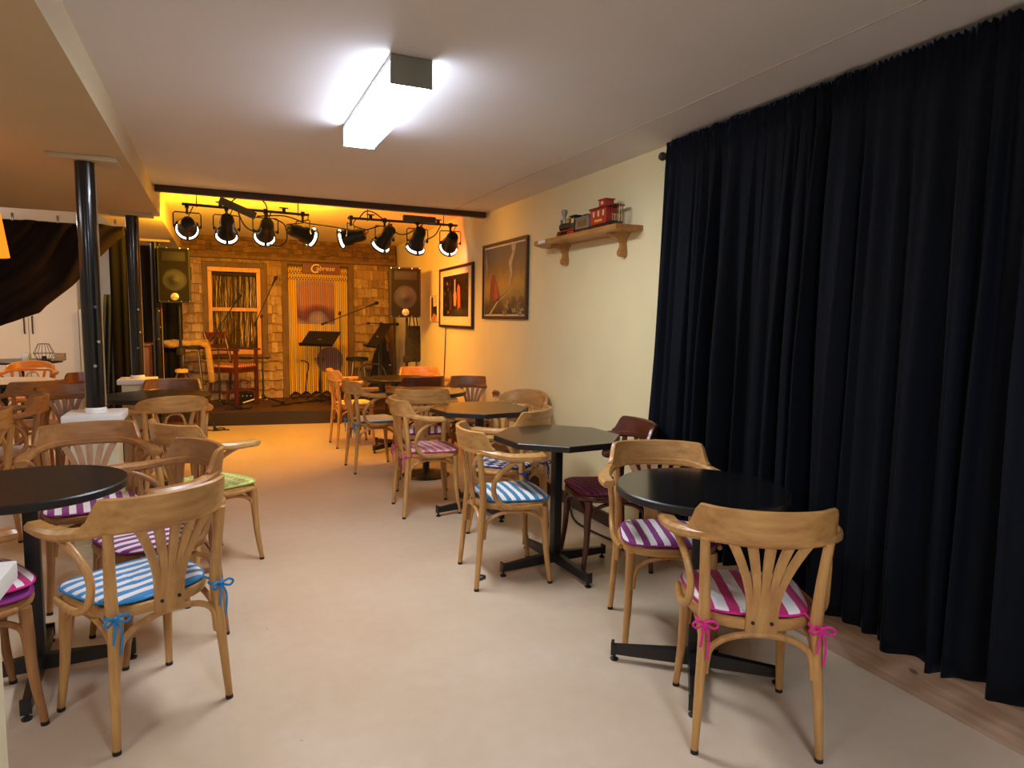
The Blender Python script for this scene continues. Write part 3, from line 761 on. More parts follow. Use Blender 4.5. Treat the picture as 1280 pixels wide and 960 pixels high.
TB = plain('toy_black', '#1d1c1c', .35); TR = plain('toy_red', '#a8321f', .4, 0, .05); TG = plain('toy_grey', '#8a8680', .35, .3); TY = plain('toy_cream', '#d8c48e', .5); TGO = plain('toy_gold', '#b08a34', .35, .6)
ZS = 2.0265
def wheels(t, ys, r, xs=(-.03, .03), mat=TB):
    for y in ys:
        for s in xs: obj('wheel', lathe(B(), [(r*.3, 0), (r*.5, .002), (r*.8, .002), (r, .001), (r, .008), (r*.3, .009)], 16, Matrix.Translation((s, y, r)) @ Matrix.Rotation(R(90), 4, 'Y')), mat, t)
# locomotive heads towards +y (to the stage)
t = thing('toy_locomotive', 'black and silver toy steam locomotive leading the train on the shelf', 'toy train', (2.35, 4.285, ZS))
obj('boiler', lathe(B(), [(.02, -.09), (.03, -.088), (.03, .09), (.032, .092), (.032, .1), (.02, .106)], 20, Matrix.Translation((0, .02, .075)) @ Matrix.Rotation(R(-90), 4, 'X')), TB, t)
obj('smokestack', lathe(B(), [(.012, 0), (.011, .05), (.014, .06), (.024, .085), (.022, .1), (.012, .104)], 18), TG, t, loc=(0, .095, .1))
obj('steam_dome', lathe(B(), [(.016, 0), (.016, .022), (.012, .032), (.004, .036)], 16), TGO, t, loc=(0, .03, .1))
obj('headlamp', box(B(), (0, .122, .118), (.03, .022, .032), bev=.003), TG, t)
bm = box(B(), (0, -.095, .085), (.074, .07, .085), bev=.003); box(bm, (0, -.095, .132), (.09, .09, .008), bev=.002); obj('cab', bm, TB, t)
for s in (-1, 1): obj('cab_window', box(B(), (s*.0375, -.095, .1), (.002, .035, .03)), TY, t)
obj('running_board', box(B(), (0, .0, .042), (.08, .25, .008), bev=.002), TR, t)
bm = B(); rg = [[bm.verts.new(v) for v in ((-.04, y, z0), (.04, y, z0), (.02 if z1 < .03 else .03, y1, z1), (-.03, y1, z1))] for y, z0, y1, z1 in ((.128, .008, .175, .008), (.128, .045, .135, .045))]
bm.faces.new(rg[0]); bm.faces.new(rg[1])
for k in range(4): bm.faces.new((rg[0][k], rg[0][(k+1) % 4], rg[1][(k+1) % 4], rg[1][k]))
obj('cowcatcher', bm, TGO, t, smooth=False)
wheels(t, (-.07, -.02), .026, mat=TR); wheels(t, (.05, .1), .016)
t = thing('toy_tender', 'grey toy coal tender with a brown panel between the locomotive and the red caboose', 'toy train', (2.35, 4.06, ZS))
obj('tender_body', box(box(B(), (0, 0, .066), (.072, .185, .07), bev=.003), (0, 0, .106), (.08, .195, .01), bev=.002), TG, t)
obj('coal_load', lathe(B(), [(.03, 0), (.026, .012), (.012, .02)], 12, Matrix.Diagonal((1, 2.4, 1, 1)) @ Matrix.Translation((0, 0, .11))), TB, t)
for s in (-1, 1): obj('side_panel', box(B(), (s*.0365, 0, .066), (.002, .12, .045)), plain('toy_brown', '#7a5a24', .45), t)
obj('underframe', box(B(), (0, 0, .026), (.06, .2, .012)), TB, t); wheels(t, (-.065, -.03, .03, .065), .016)
t = thing('toy_caboose', 'red toy caboose with a raised cupola at the end of the train', 'toy train', (2.35, 3.805, ZS))
obj('caboose_body', box(B(), (0, .035, .082), (.082, .2, .1), bev=.003), TR, t)
obj('roof', box(B(), (0, -.0, .137), (.098, .29, .01), bev=.004), plain('toy_dark_red', '#6e2318', .5), t)
bm = box(B(), (0, -.0, .162), (.066, .08, .045), bev=.003); box(bm, (0, -.0, .188), (.078, .094, .008), bev=.003); obj('cupola', bm, TR, t)
for s in (-1, 1):
    for y in (-.03, .03, .09): obj('window', box(B(), (s*.0415, y, .1), (.002, .02, .036)), TY, t)
    obj('gold_lettering', box(B(), (s*.0415, .03, .055), (.0016, .09, .014)), plain('toy_yellow', '#e8a83a', .5), t)
    obj('cupola_window', box(B(), (s*.0335, 0, .166), (.002, .024, .02)), TY, t)
bm = box(B(), (0, -.1, .034), (.082, .075, .008))
for s in (-1, 1): cyl(bm, (s*.038, -.134, .03), (s*.038, -.134, .135), .003, 8)
obj('rear_platform', bm, TB, t)
bm = B()
for k in range(5): cyl(bm, (-.036+.018*k, -.135, .034), (-.036+.018*k, -.135, .075), .0025, 6)
cyl(bm, (-.04, -.135, .076), (.04, -.135, .076), .003, 6); obj('railing', bm, TY, t)
bm = B()
for s in (0, .02): cyl(bm, (.028+s-.02, -.143, .03), (.028+s-.02, -.143, .14), .0025, 6)
for k in range(5): cyl(bm, (.008, -.143, .045+.02*k), (.028, -.143, .045+.02*k), .002, 6)
obj('ladder', bm, TY, t)
obj('underframe', box(B(), (0, .0, .026), (.06, .29, .012)), TB, t); wheels(t, (-.1, -.065, .07, .105), .016)

# ------------------------------------------------------------------ left side: drape, cupboard, filing cabinet
def cloth_dark(name, a, b_):
    m, nt, b = new_mat(name)
    n = N(nt, 'ShaderNodeTexNoise'); n.inputs['Scale'].default_value = 5; L(nt, coords(nt, (1, 1, .3)), n.inputs['Vector'])
    L(nt, ramp(nt, n.outputs['Fac'], [(.3, srgb(a)), (.7, srgb(b_))]), b.inputs['Base Color']); b.inputs['Roughness'].default_value = .85
    b.inputs['Specular IOR Level'].default_value = .2; return m
DRAPE = cloth_dark('black_brown_drape', '#1d1410', '#2d1f18')
DRAPE2 = cloth_dark('dark_backdrop', '#100d0a', '#1a150e')
def interp(tab, x):
    if x <= tab[0][0]: return tab[0][1]
    for (a, b), (c, d) in zip(tab, tab[1:]):
        if x <= c: return b+(d-b)*(x-a)/(c-a)
    return tab[-1][1]
bot = [(-3.4, .95), (-2.6, 1.1), (-1.72, 1.30), (-1.54, 1.385), (-1.44, 1.42), (-1.40, 1.475), (-1.15, 1.70), (-.98, 1.92), (-.86, 2.06), (-.76, 2.15)]
bm = B(); G = []; nu, nv = 150, 40
for j in range(nv+1):
    v = j/nv; row = []
    for i in range(nu+1):
        u = i/nu; x = -3.4+(-.76+3.4)*u
        zt = 2.215-.008*math.sin(u*40); zb = interp(bot, x); z = zt+(zb-zt)*v
        ph = (x*1.0+ (zt-z)*.85)*17+1.2*math.sin(x*5+z*3)
        y = 7.1+.035*math.sin(ph)*(.35+.65*math.sin(PI*min(1, .15+v)))+.015*math.sin(ph*2.3+1)-.10*math.sin(PI*v)*.5
        row.append(bm.verts.new((x, y, z)))
    G.append(row)
for j in range(nv):
    for i in range(nu): bm.faces.new((G[j][i], G[j][i+1], G[j+1][i+1], G[j+1][i]))
o = obj('swagged_drape', bm, DRAPE, angle=180); o.modifiers.new('t', 'SOLIDIFY').thickness = .008
tag(o, 'large dark drape swagged up under the soffit on the left, showing the white cupboard below', 'drape')
def hang(name, x0, x1, y, z0, z1, mat, label, cat, lam=.13, amp=.03, seed=1, taper=None):
    bm = B(); G = []; nu = 90; nv = 14; rnd = random.Random(seed)
    for j in range(nv+1):
        v = j/nv; row = []
        for i in range(nu+1):
            u = i/nu; k = taper(v) if taper else (0, 1)
            x = x0+(x1-x0)*(k[0]+(k[1]-k[0])*u); ph = u*(abs(x1-x0))/lam*2*PI
            row.append(bm.verts.new((x, y+amp*(.5+.5*v)*math.sin(ph+seed+.6*math.sin(v*3+u*7)), z1+(z0-z1)*v)))
        G.append(row)
    for j in range(nv):
        for i in range(nu): bm.faces.new((G[j][i], G[j][i+1], G[j+1][i+1], G[j+1][i]))
    o = obj(name, bm, mat, angle=180); o.modifiers.new('t', 'SOLIDIFY').thickness = .006
    tag(o, label, cat); return o
hang('gathered_drape', -.895, -.75, 7.14, .02, 2.2, DRAPE2, 'narrow dark drape hanging straight behind the middle black post', 'drape', .07, .006, 2)
hang('navy_curtain', -1.10, -.87, 7.35, .02, 1.60, cloth_dark('navy_cloth', '#232a3e', '#2d3550'), 'narrow blue-grey curtain edge beside the filing cabinet', 'drape', .1, .015, 4, lambda v: (.55-.5*v, .9-.25*v))
hang('black_backdrop', -1.10, -.42, 9.75, .0, 2.29, cloth_dark('black_backdrop_cloth', '#0d0d0e', '#17161a'), 'black backdrop curtain at the left end of the stage behind the loudspeaker', 'drape', .14, .03, 5)
t = thing('drape_wire', 'thin wire under the soffit with clips holding up the dark drape', 'wire', (0, 7.1, 0))
obj('wire', tube(B(), [(-3.6, 0, 2.245), (-2.2, 0, 2.215), (-.97, 0, 2.212), (-.72, 0, 2.205)], .006, 6), BLACKM, t)
for x in (-1.60, -1.27, -.83): obj('clip', box(B(), (x, -.005, 2.24), (.02, .012, .075), bev=.003), CHROME, t)
# pendant shade at the left edge
t = thing('pendant_lamp', 'glowing orange lampshade hanging at the left picture edge in front of the drape', 'lamp', (-1.245, 4.5, 1.725))
m, nt, b = new_mat('orange_shade'); b.inputs['Base Color'].default_value = srgb('#ef9a2a'); b.inputs['Roughness'].default_value = .7
b.inputs['Emission Color'].default_value = srgb('#ff9418'); b.inputs['Emission Strength'].default_value = .75
obj('lamp_shade', lathe(B(), [(.205, 0), (.175, .235), (.172, .235), (.202, 0)], 40, cap=False), m, t)
obj('lamp_cord', tube(B(), [(0, 0, .2), (0, 0, .575)], .005, 6), BLACKM, t)
obj('bulb', lathe(B(), [(.012, .2), (.016, .17), (.03, .12), (.028, .09), (.012, .07)], 16), emit('bulb_glow', '#ffb050', 12), t)
obj('shade_spider', tube(B(), [(-.17, 0, .22), (.17, 0, .22)], .003, 6), BLACK, t)
# white cupboard
CUP = plain('cupboard_white', '#efe6de', .5, 0, .015, 3)
t = thing('cupboard', 'tall white two-door cupboard behind the dark swagged drape', 'cupboard', (-2.57, 12.2, 0))
obj('carcass', box(B(), (0, .02, 1.05), (1.27, .5, 2.1), bev=.004), CUP, t)
for s in (-1, 1):
    d = obj('door', box(B(), (s*.316, -.245, 1.06), (.624, .022, 2.05), bev=.003), CUP, t)
    obj('handle', tube(B(), [(s*.05, -.262, 1.10), (s*.05, -.285, 1.12), (s*.05, -.285, 1.34), (s*.05, -.262, 1.36)], .009, 8), BLACK, d)
t = thing('filing_cabinet', 'beige four-drawer filing cabinet between the white cupboard and the posts', 'filing cabinet', (-1.62, 11.75, 0))
FCM = plain('file_beige', '#c9c2ae', .45, .1, .02)
obj('carcass', box(B(), (0, 0, .735), (.46, .6, 1.47), bev=.006), FCM, t)
for k in range(4):
    z = .2+.355*k; d = obj('drawer', box(B(), (0, -.306, z), (.42, .02, .335), bev=.004), FCM, t)
    obj('label_holder', box(B(), (0, -.318, z+.08), (.09, .008, .05), bev=.002), CHROME, d); obj('handle', box(B(), (0, -.324, z-.01), (.12, .018, .022), bev=.004), CHROME, d)
t = thing('wooden_cabinet', 'reddish brown wooden cabinet standing behind the middle black post', 'cabinet', (-.92, 8.7, 0))
CABW = wood('red_brown_wood', '#3c2018', '#57301f', 5, .4)
obj('carcass', box(B(), (0, 0, .53), (.40, .42, 1.04), bev=.005), CABW, t); obj('cabinet_top', box(B(), (0, 0, 1.07), (.44, .46, .03), bev=.006), CABW, t); obj('door', box(B(), (0, -.217, .56), (.36, .016, .9), bev=.004), CABW, t)

# ------------------------------------------------------------------ stage
STW = wood('stage_boards', '#33221a', '#563c2b', 4, .55, 'X')
bm = prism(B(), [(-1.0, 9.36), (2.585, 8.86), (2.65, 10.82), (-1.0, 10.82)], 0, .17)
o = struct('stage_platform', bm, STW, smooth=False)
o = struct('stage_nosing', prism(B(), [(-1.0, 9.335), (2.585, 8.835), (2.585, 8.86), (-1.0, 9.36)], .0, .165), wood('stage_riser', '#17110e', '#2b1e17', 4, .5, 'X'), smooth=False)
# shingles
def shingle_mat(name, stops):
    m, nt, b = new_mat(name)
    g = N(nt, 'ShaderNodeNewGeometry')
    c = ramp(nt, g.outputs['Random Per Island'], stops)
    n = N(nt, 'ShaderNodeTexNoise'); n.inputs['Scale'].default_value = 60; n.inputs['Detail'].default_value = 4; L(nt, coords(nt, (1, 1, .12)), n.inputs['Vector'])
    n2 = N(nt, 'ShaderNodeTexNoise'); n2.inputs['Scale'].default_value = 22; n2.inputs['Detail'].default_value = 4; L(nt, coords(nt), n2.inputs['Vector'])
    c = mixc(nt, math_(nt, 'MULTIPLY', n.outputs['Fac'], .55), c, srgb('#8a7050'), 'MIX')
    sp = ramp(nt, n2.outputs['Fac'], [(.56, (0, 0, 0, 1)), (.68, (1, 1, 1, 1))])
    L(nt, mixc(nt, math_(nt, 'MULTIPLY', sp, .5), c, srgb('#5a4028')), b.inputs['Base Color']); b.inputs['Roughness'].default_value = .85
    bump(nt, b, n.outputs['Fac'], .5, .006); return m
SHING = shingle_mat('cedar_shingles', [(0, srgb('#8f7144')), (.3, srgb('#b8985f')), (.6, srgb('#dcc088')), (.85, srgb('#a98751')), (1, srgb('#c7a870'))])
FASM = shingle_mat('weathered_fascia_shingles', [(0, srgb('#5d4526')), (.4, srgb('#83643a')), (.8, srgb('#9a7a48')), (1, srgb('#6d5230'))])
OLDW = wood('weathered_trim', '#5c4529', '#84683f', 6, .7, 'Z', 0)
ORW = wood('honey_window_wood', '#c98a3c', '#e2a855', 5, .45, 'Z')
def shingles(x0, x1, z0, z1, y, rh, seed, tilt=.012):
    rnd = random.Random(seed); bm = b2(B(), (x0, y, z0), (x1, y+.02, z1)); z = z0; k = 0
    while z < z1-.01:
        x = x0-(rnd.random()*.05 if k else 0); top = min(z+rh, z1)
        while x < x1-.004:
            w = rnd.uniform(.05, .115); a = max(x, x0); e = min(x+w-.004, x1); x += w
            if e-a < .012: continue
            d = rnd.uniform(-.014, .014); zb = max(z0, z+d); th = rnd.uniform(.024, .042)
            vs = [bm.verts.new(p) for p in ((a, y-tilt-th, zb), (e, y-tilt-th, zb), (e, y-.003, top), (a, y-.003, top), (a, y, zb), (e, y, zb), (e, y+.001, top), (a, y+.001, top))]
            for f in ((0, 1, 2, 3), (0, 4, 5, 1), (4, 0, 3, 7), (1, 5, 6, 2), (7, 3, 2, 6), (5, 4, 7, 6)): bm.faces.new([vs[i] for i in f])
        z += rh; k += 1
    return bm
YF = 10.65; ZF = .17
fa = thing('house_facade', 'wooden stage-set house front of cedar shingles at the back of the stage', 'stage set', (0, YF, 0))
for k, (a, b, lo, hi) in enumerate(((-.46, -.19, ZF, 2.255), (-.19, .69, ZF, .80), (.69, .895, ZF, 2.255), (1.975, 2.52, ZF, 2.255), (-.19, .69, 2.19, 2.255))):
    obj('shingle_panel', shingles(a, b, lo, hi, 0, .142, k+3), SHING, fa, smooth=False)
# shingled overhang: tilted band with a board under it
bm = shingles(-.49, 2.62, 0, .31, 0, .078, 31, .014); o = obj('roof_band', bm, FASM, fa, smooth=False, loc=(0, -.10, 2.262), rot=(R(-9), 0, 0))
obj('eave_board', box(B(), (1.065, -.075, 2.262), (3.11, .15, .045), bev=.004), OLDW, fa, smooth=False)
def board(name, x0, x1, z0, z1, mat=OLDW, y0=-.045, y1=.0, parent=None): return obj(name, b2(B(), (x0, y0, z0), (x1, y1, z1), .004), mat, parent or fa, smooth=False)
board('door_post', .895, .985, ZF, 2.24); board('door_post', 1.885, 1.97, ZF, 2.24); board('corner_post', 2.52, 2.60, ZF, 2.25); board('corner_post', -.50, -.46, ZF, 2.25); board('lintel', .985, 1.885, 2.195, 2.24)
# window in the set
wn = thing('set_window', 'honey-coloured wooden sash window filled with glittering tinsel on the stage set', 'window', (0, YF, 0)); wn['kind'] = 'thing'
def wboard(name, x0, x1, z0, z1, mat, y0, y1): return obj(name, b2(B(), (x0, y0, z0), (x1, y1, z1), .004), mat, wn, smooth=False)
for a, b, lo, hi in ((-.19, -.119, .843, 2.114), (.599, .685, .843, 2.114), (-.19, .685, 2.1155, 2.186)): wboard('casing', a, b, lo, hi, OLDW, -.055, .0)
wboard('sill', -.22, .715, .795, .842, OLDW, -.1, .0)
for a, b, lo, hi in ((-.118, -.062, .932, 2.048), (.542, .598, .932, 2.048), (-.118, .598, 2.049, 2.114), (-.118, .598, .843, .931)): wboard('sash', a, b, lo, hi, ORW, -.045, .0)
wboard('meeting_rail', -.062, .542, 1.475, 1.53, ORW, -.05, .0)
wboard('back_panel', -.19, .69, .82, 2.19, plain('window_dark', '#3a2c1a', .7, 0, .3, 8), .05, .065)
# tinsel strands
def tinsel_mat():
    m, nt, b = new_mat('tinsel_foil')
    n = N(nt, 'ShaderNodeTexNoise'); n.inputs['Scale'].default_value = 90; L(nt, coords(nt), n.inputs['Vector'])
    g = N(nt, 'ShaderNodeNewGeometry')
    L(nt, ramp(nt, g.outputs['Random Per Island'], [(0, srgb('#5a4524')), (.5, srgb('#b39554')), (.85, srgb('#d9c489')), (1, srgb('#fff2cc'))]), b.inputs['Base Color'])
    b.inputs['Metallic'].default_value = .75; b.inputs['Roughness'].default_value = .28; bump(nt, b, n.outputs['Fac'], 1, .01); return m
rnd = random.Random(5); bm = B()
for i in range(100):
    x = rnd.uniform(-.06, .54); y = rnd.uniform(.008, .045); z0 = rnd.uniform(.93, 1.1); a = rnd.uniform(0, PI); w = rnd.uniform(.003, .006); k = 14
    pv = None
    for j in range(k+1):
        z = 2.06+(z0-2.06)*j/k; a += rnd.uniform(-.8, .8); xx = x+.006*math.sin(j*.9+i); dx, dy = math.cos(a)*w, math.sin(a)*w
        c = (bm.verts.new((xx-dx, y-dy, z)), bm.verts.new((xx+dx, y+dy, z)))
        if pv: bm.faces.new((pv[0], pv[1], c[1], c[0]))
        pv = c
for i in range(170):
    x = rnd.uniform(-.06, .54); z = rnd.uniform(.94, 2.04); s = rnd.uniform(.004, .009); y = rnd.uniform(0, .03); a = rnd.uniform(-.8, .8)
    box(bm, (x, y, z), (s, .0015, s), (a, a*.7, a*2))
o = obj('tinsel_curtain', bm, tinsel_mat(), loc=(0, YF, 0), smooth=False); tag(o, 'glittering gold tinsel curtain hanging in the stage-set window', 'tinsel', kind='stuff')
o = obj('tinsel_valance', tube(B(), [(-.06, .0, 2.02), (.1, -.002, 2.015), (.3, 0, 2.02), (.54, 0, 2.012)], .028, 8, 6), plain('dark_garland', '#3b3428', .4, .3, .6, 80), loc=(0, YF-.012, 0)); tag(o, 'dark sparkling garland along the top of the tinsel window', 'garland')
# doorway of the set with a beaded curtain
door1 = struct('door_1', b2(B(), (.985, YF+.055, ZF), (1.885, YF+.075, 2.20)), plain('door_brown', '#6e4c18', .7, 0, .1, 6))
def poster_mat(name, dark):
    m, nt, b = new_mat(name)
    tc = coords(nt, (1, 1, 1), (0, 0, 0), (-1.4, 0, -1.62)); n = N(nt, 'ShaderNodeTexNoise'); n.inputs['Scale'].default_value = 3.5; n.inputs['Detail'].default_value = 3; L(nt, tc, n.inputs['Vector'])
    w = N(nt, 'ShaderNodeTexWave'); w.wave_type = 'RINGS'; w.rings_direction = 'Y'; w.inputs['Scale'].default_value = .7; w.inputs['Distortion'].default_value = 4; w.inputs['Detail'].default_value = 1; L(nt, coords(nt, (1, 1, 1), (0, 0, 0), (-1.42, 0, -1.42)), w.inputs['Vector'])
    f = math_(nt, 'ADD', math_(nt, 'MULTIPLY', gradz(nt, 1.30, 1.97), .75), math_(nt, 'MULTIPLY', w.outputs['Fac'], .22))
    c = ramp(nt, f, [(.1, srgb('#c9bcdc')), (.24, srgb('#a58cae')), (.3, srgb('#7a4262')), (.42, srgb('#95586e')), (.55, srgb('#e09a7a')), (.7, srgb('#c89c92')), (.95, srgb('#dcbcb0'))])
    sep = N(nt, 'ShaderNodeSeparateXYZ'); L(nt, coords(nt), sep.inputs[0])
    x, z = sep.outputs[0], sep.outputs[2]
    inx = math_(nt, 'MULTIPLY', math_(nt, 'GREATER_THAN', x, 1.118), math_(nt, 'LESS_THAN', x, 1.68)); inz = math_(nt, 'MULTIPLY', math_(nt, 'GREATER_THAN', z, 1.30), math_(nt, 'LESS_THAN', z, 1.97))
    dx = math_(nt, 'SUBTRACT', x, 1.60); dz = math_(nt, 'SUBTRACT', z, .74); d = math_(nt, 'SQRT', math_(nt, 'ADD', math_(nt, 'MULTIPLY', dx, dx), math_(nt, 'MULTIPLY', dz, dz)))
    disc = math_(nt, 'LESS_THAN', d, .205)
    base = srgb('#ffd860')
    c = mixc(nt, math_(nt, 'MULTIPLY', inx, inz), base, c); c = mixc(nt, disc, c, srgb('#9a8496'))
    L(nt, c, b.inputs['Base Color']); b.inputs['Roughness'].default_value = .45; return m
bm = B(); n_ = 43
for i in range(n_):
    x = 1.0+.87*i/(n_-1); pts = []; z = 2.17; r_ = []
    zb = .20+.05*abs(math.sin(i*.42))
    tube(bm, [(x, 0, 2.17), (x+.002*math.sin(i), 0, 1.2), (x+.003*math.sin(i*2.1), .002, zb)], .0068, 6)
    for k in range(5):
        zz = 2.16-.045*k-(.02 if i % 2 else 0)
        if (i+k) % 2 == 0: lathe(bm, [(.002, -.011), (.0095, -.006), (.0095, .006), (.002, .011)], 7, Matrix.Translation((x, 0, zz)), mi=1)
    lathe(bm, [(.002, -.014), (.01, -.006), (.01, .006), (.002, .014)], 7, Matrix.Translation((x, .001, zb)), mi=1)
o = obj('bead_curtain', bm, [poster_mat('bead_print', 0), plain('dark_beads', '#2e1c12', .35)], loc=(0, YF-.01, 0)); tag(o, 'yellow bead curtain with a printed red picture filling the stage-set doorway', 'bead curtain', kind='stuff')
o = obj('dark_inset', b2(B(), (1.118, YF+.035, 1.30), (1.68, YF+.056, 1.97), .003), plain('dark_panel', '#33202a', .5), door1, smooth=False)
o = obj('round_inset', lathe(B(), [(.2, 0), (.205, .008), (.2, .014)], 36, Matrix.Translation((1.60, YF+.056, .74)) @ Matrix.Rotation(R(90), 4, 'X')), plain('dark_panel2', '#241822', .5), door1)
# sign
sg = thing('shop_sign', 'reddish board with cream script lettering above the bead curtain', 'sign', (1.475, YF-.065, 2.145))
obj('sign_board', box(B(), (0, 0, 0), (.56, .02, .155), bev=.004), wood('sign_red_wood', '#5c342a', '#7d4b3c', 6, .6, 'X'), sg, smooth=False)
CRL = plain('cream_letter', '#efdcae', .5)
o = obj('lettering', text_mesh('C', .19, .002, .15), CRL, sg, smooth=False, loc=(-.105, -.012, -.062), rot=(R(90), 0, 0))
o = obj('lettering', text_mesh('abrese', .105, .002, .2), CRL, sg, smooth=False, loc=(.06, -.012, -.026), rot=(R(90), 0, 0))

# ------------------------------------------------------------------ loudspeakers
SPK = plain('speaker_black', '#1f1d1b', .55, 0, .1, 40)
def grille_mat():
    m, nt, b = new_mat('speaker_grille')
    c = N(nt, 'ShaderNodeTexVoronoi'); c.inputs['Scale'].default_value = 160; L(nt, coords(nt), c.inputs['Vector'])
    L(nt, ramp(nt, c.outputs['Distance'], [(.2, srgb('#0a0806')), (.5, srgb('#1f1a13'))]), b.inputs['Base Color']); b.inputs['Roughness'].default_value = .75; b.inputs['Specular IOR Level'].default_value = .25
    return m
GRL = grille_mat(); CONE = plain('speaker_cone', '#120e09', .5, 0, .1)
def speaker(x, y, z, rz, w, h, label, tilt=0):
    t = thing('loudspeaker', label, 'loudspeaker', (x, y, z), rz, 'loudspeakers on stands')
    d = .36; bm = B(); p = [(-w/2, -d/2), (w/2, -d/2), (w/2, -d*.1), (w*.28, d/2), (-w*.28, d/2), (-w/2, -d*.1)]
    prism(bm, p, 0, h); bmesh.ops.bevel(bm, geom=bm.edges[:], offset=.012, segments=2, affect='EDGES')
    obj('cabinet', bm, SPK, t, angle=30)
    g = obj('grille', box(B(), (0, -d/2-.004, h/2), (w-.035, .014, h-.035), bev=.006), GRL, t)
    M = Matrix.Translation((0, -d/2-.0105, h*.4)) @ Matrix.Rotation(R(90), 4, 'X')
    q = w*.38
    obj('woofer', lathe(B(), [(q, 0), (q*1.0, .006), (q*.93, .007), (q*.9, .0015), (q*.5, .001), (q*.33, .005), (q*.15, .009), (.001, .01)], 36, M, cap=False), CONE, t)
    obj('horn', box(B(), (0, -d/2-.012, h*.83), (w*.72, .006, h*.17), bev=.0028), plain('horn_plate', '#14100a', .6), t)
    e = obj('emblem', lathe(B(), [(.042, 0), (.043, .004), (.04, .005)], 28, Matrix.Translation((0, -d/2-.011, h*.105)) @ Matrix.Rotation(R(90), 4, 'X')), plain('emblem_silver', '#cfc6ae', .35, .4), t)
    bm = B()
    for k in range(3):
        a = R(90+120*k); tube(bm, [(.004*math.cos(a), -d/2-.0165, h*.105+.004*math.sin(a)), (.031*math.cos(a), -d/2-.0165, h*.105+.031*math.sin(a))], .0035, 6)
    tube(bm, [(.032*math.cos(PI*k/10), -d/2-.0165, h*.105+.032*math.sin(PI*k/10)) for k in range(20)], .002, 5, closed=True)
    obj('emblem_mark', bm, SPK, e)
    box_ = B()
    for s in (-1, 1):
        for zz in (.015, h-.015):
            for xx in (w*.46, w*.2): cyl(box_, (s*xx, -d/2-.006, zz), (s*xx, -d/2-.013, zz), .006, 8)
    obj('screws', box_, CHROME, t)
    obj('carry_handle', box(B(), (w/2-.002, .03, h*.55), (.016, .09, .16), bev=.006), BLACKM, t)
    return t
def stand(x, y, z, top, label, rz=0, spread=.42):
    t = thing('speaker_stand', label, 'speaker stand', (x, y, z), rz, 'tripod speaker stands'); H = top-z
    obj('pole', tube(B(), [(0, 0, .12), (0, 0, H*.55), (0, 0, H)], [.019, .019, .016], 14), BLACK, t)
    obj('pole_clamp', lathe(B(), [(.045, 0), (.05, .01), (.05, .075), (.042, .085)], 18), plain('clamp_dark', '#2e251a', .5), t, loc=(0, 0, H*.62-.04))
    hub = obj('tripod_hub', lathe(B(), [(.03, -.012), (.072, -.01), (.076, .008), (.07, .03), (.035, .036)], 20), plain('hub_yellow', '#e0a83a', .45), t, loc=(0, 0, .72))
    for k in range(3):
        a = R(90+120*k+18); c, s = math.cos(a), math.sin(a)
        lg = obj('leg', tube(B(), [(.06*c, .06*s, .71), (spread*c, spread*s, .02)], .013, 10), BLACK, t)
        obj('rubber_foot', lathe(B(), [(.018, 0), (.019, .02), (.014, .03)], 12), BLACKM, lg, loc=(spread*c, spread*s, 0))
        obj('brace', tube(B(), [(.018*c, .018*s, .2), (spread*.72*c, spread*.72*s, .215)], .007, 8), BLACK, t)
    return t
speaker(-.455, 9.02, 1.56, 0, .345, .65, 'black loudspeaker on a stand left of the stage-set window')
stand(-.42, 9.06, 0, 1.558, 'black tripod stand with a yellow hub under the left loudspeaker', 0, .36)
speaker(2.215, 8.42, 1.425, R(-12), .385, .63, 'black loudspeaker on a stand at the right wall by the framed photograph')
stand(2.235, 8.40, 0, 1.423, 'black tripod stand with a yellow hub under the right loudspeaker', 40, .3)
tag(obj('speaker_cable', tube(B(), [(2.34, 8.55, 1.55), (2.40, 8.62, 1.3), (2.43, 8.64, 1.0), (2.41, 8.6, .75), (2.33, 8.5, .62), (2.26, 8.5, .3), (2.24, 8.52, .05)], .008, 6, 5), BLACKM), 'black cable drooping beside the right loudspeaker stand', 'cable')

# ------------------------------------------------------------------ things on the stage
def rod(bm, a, b, r=.011, seg=10): return tube(bm, [a, b], r, seg)
def mic_stand(x, y, top, boom, label, white_leg=False, mic=True, rz=0):
    """boom: list of two points relative to the pole top"""
    t = thing('microphone_stand', label, 'microphone stand', (x, y, ZF), rz, 'microphone stands on the stage'); H = top-ZF
    obj('pole', tube(B(), [(0, 0, .07), (0, 0, H*.55), (0, 0, H*.56), (0, 0, H)], [.012, .012, .008, .008], 10), BLACK, t)
    obj('tripod_hub', lathe(B(), [(.016, .06), (.03, .065), (.03, .1), (.016, .12)], 14), BLACKM, t)
    for k in range(3):
        a = R(200+120*k); c, s = math.cos(a), math.sin(a)
        lg = obj('leg', rod(B(), (.02*c, .02*s, .085), (.33*c, .33*s, .012), .0105), WHITE if (white_leg and k == 0) else BLACK, t)
        obj('rubber_foot', cyl(B(), (.30*c, .30*s, .02), (.34*c, .34*s, .0105), .016 if not white_leg else .02), WHITE if (white_leg and k == 2) else BLACKM, lg)
    a, b = [Vector(p)+Vector((0, 0, H)) for p in boom]
    bo = obj('boom', rod(B(), a, b, .0075), BLACK, t)
    obj('boom_clutch', box(B(), (0, 0, H), (.04, .045, .055), (0, .4, 0), .01), BLACKM, t)
    obj('counterweight', rod(B(), a, a+(b-a)*.12, .014), BLACKM, t)
    if mic:
        d = (b-a).normalized(); u = b+d*.03
        m = obj('microphone', tube(B(), [b-d*.01, b+d*.09, b+d*.1, b+d*.125, b+d*.145], [.011, .016, .025, .026, .012], 12), BLACKM, t)
    return t
mic_stand(.575, 10.1, 1.41, [(-.1, .02, -.14), (.15, -.05, .44)], 'microphone stand with a white leg in front of the shingles beside the tinsel window', True)
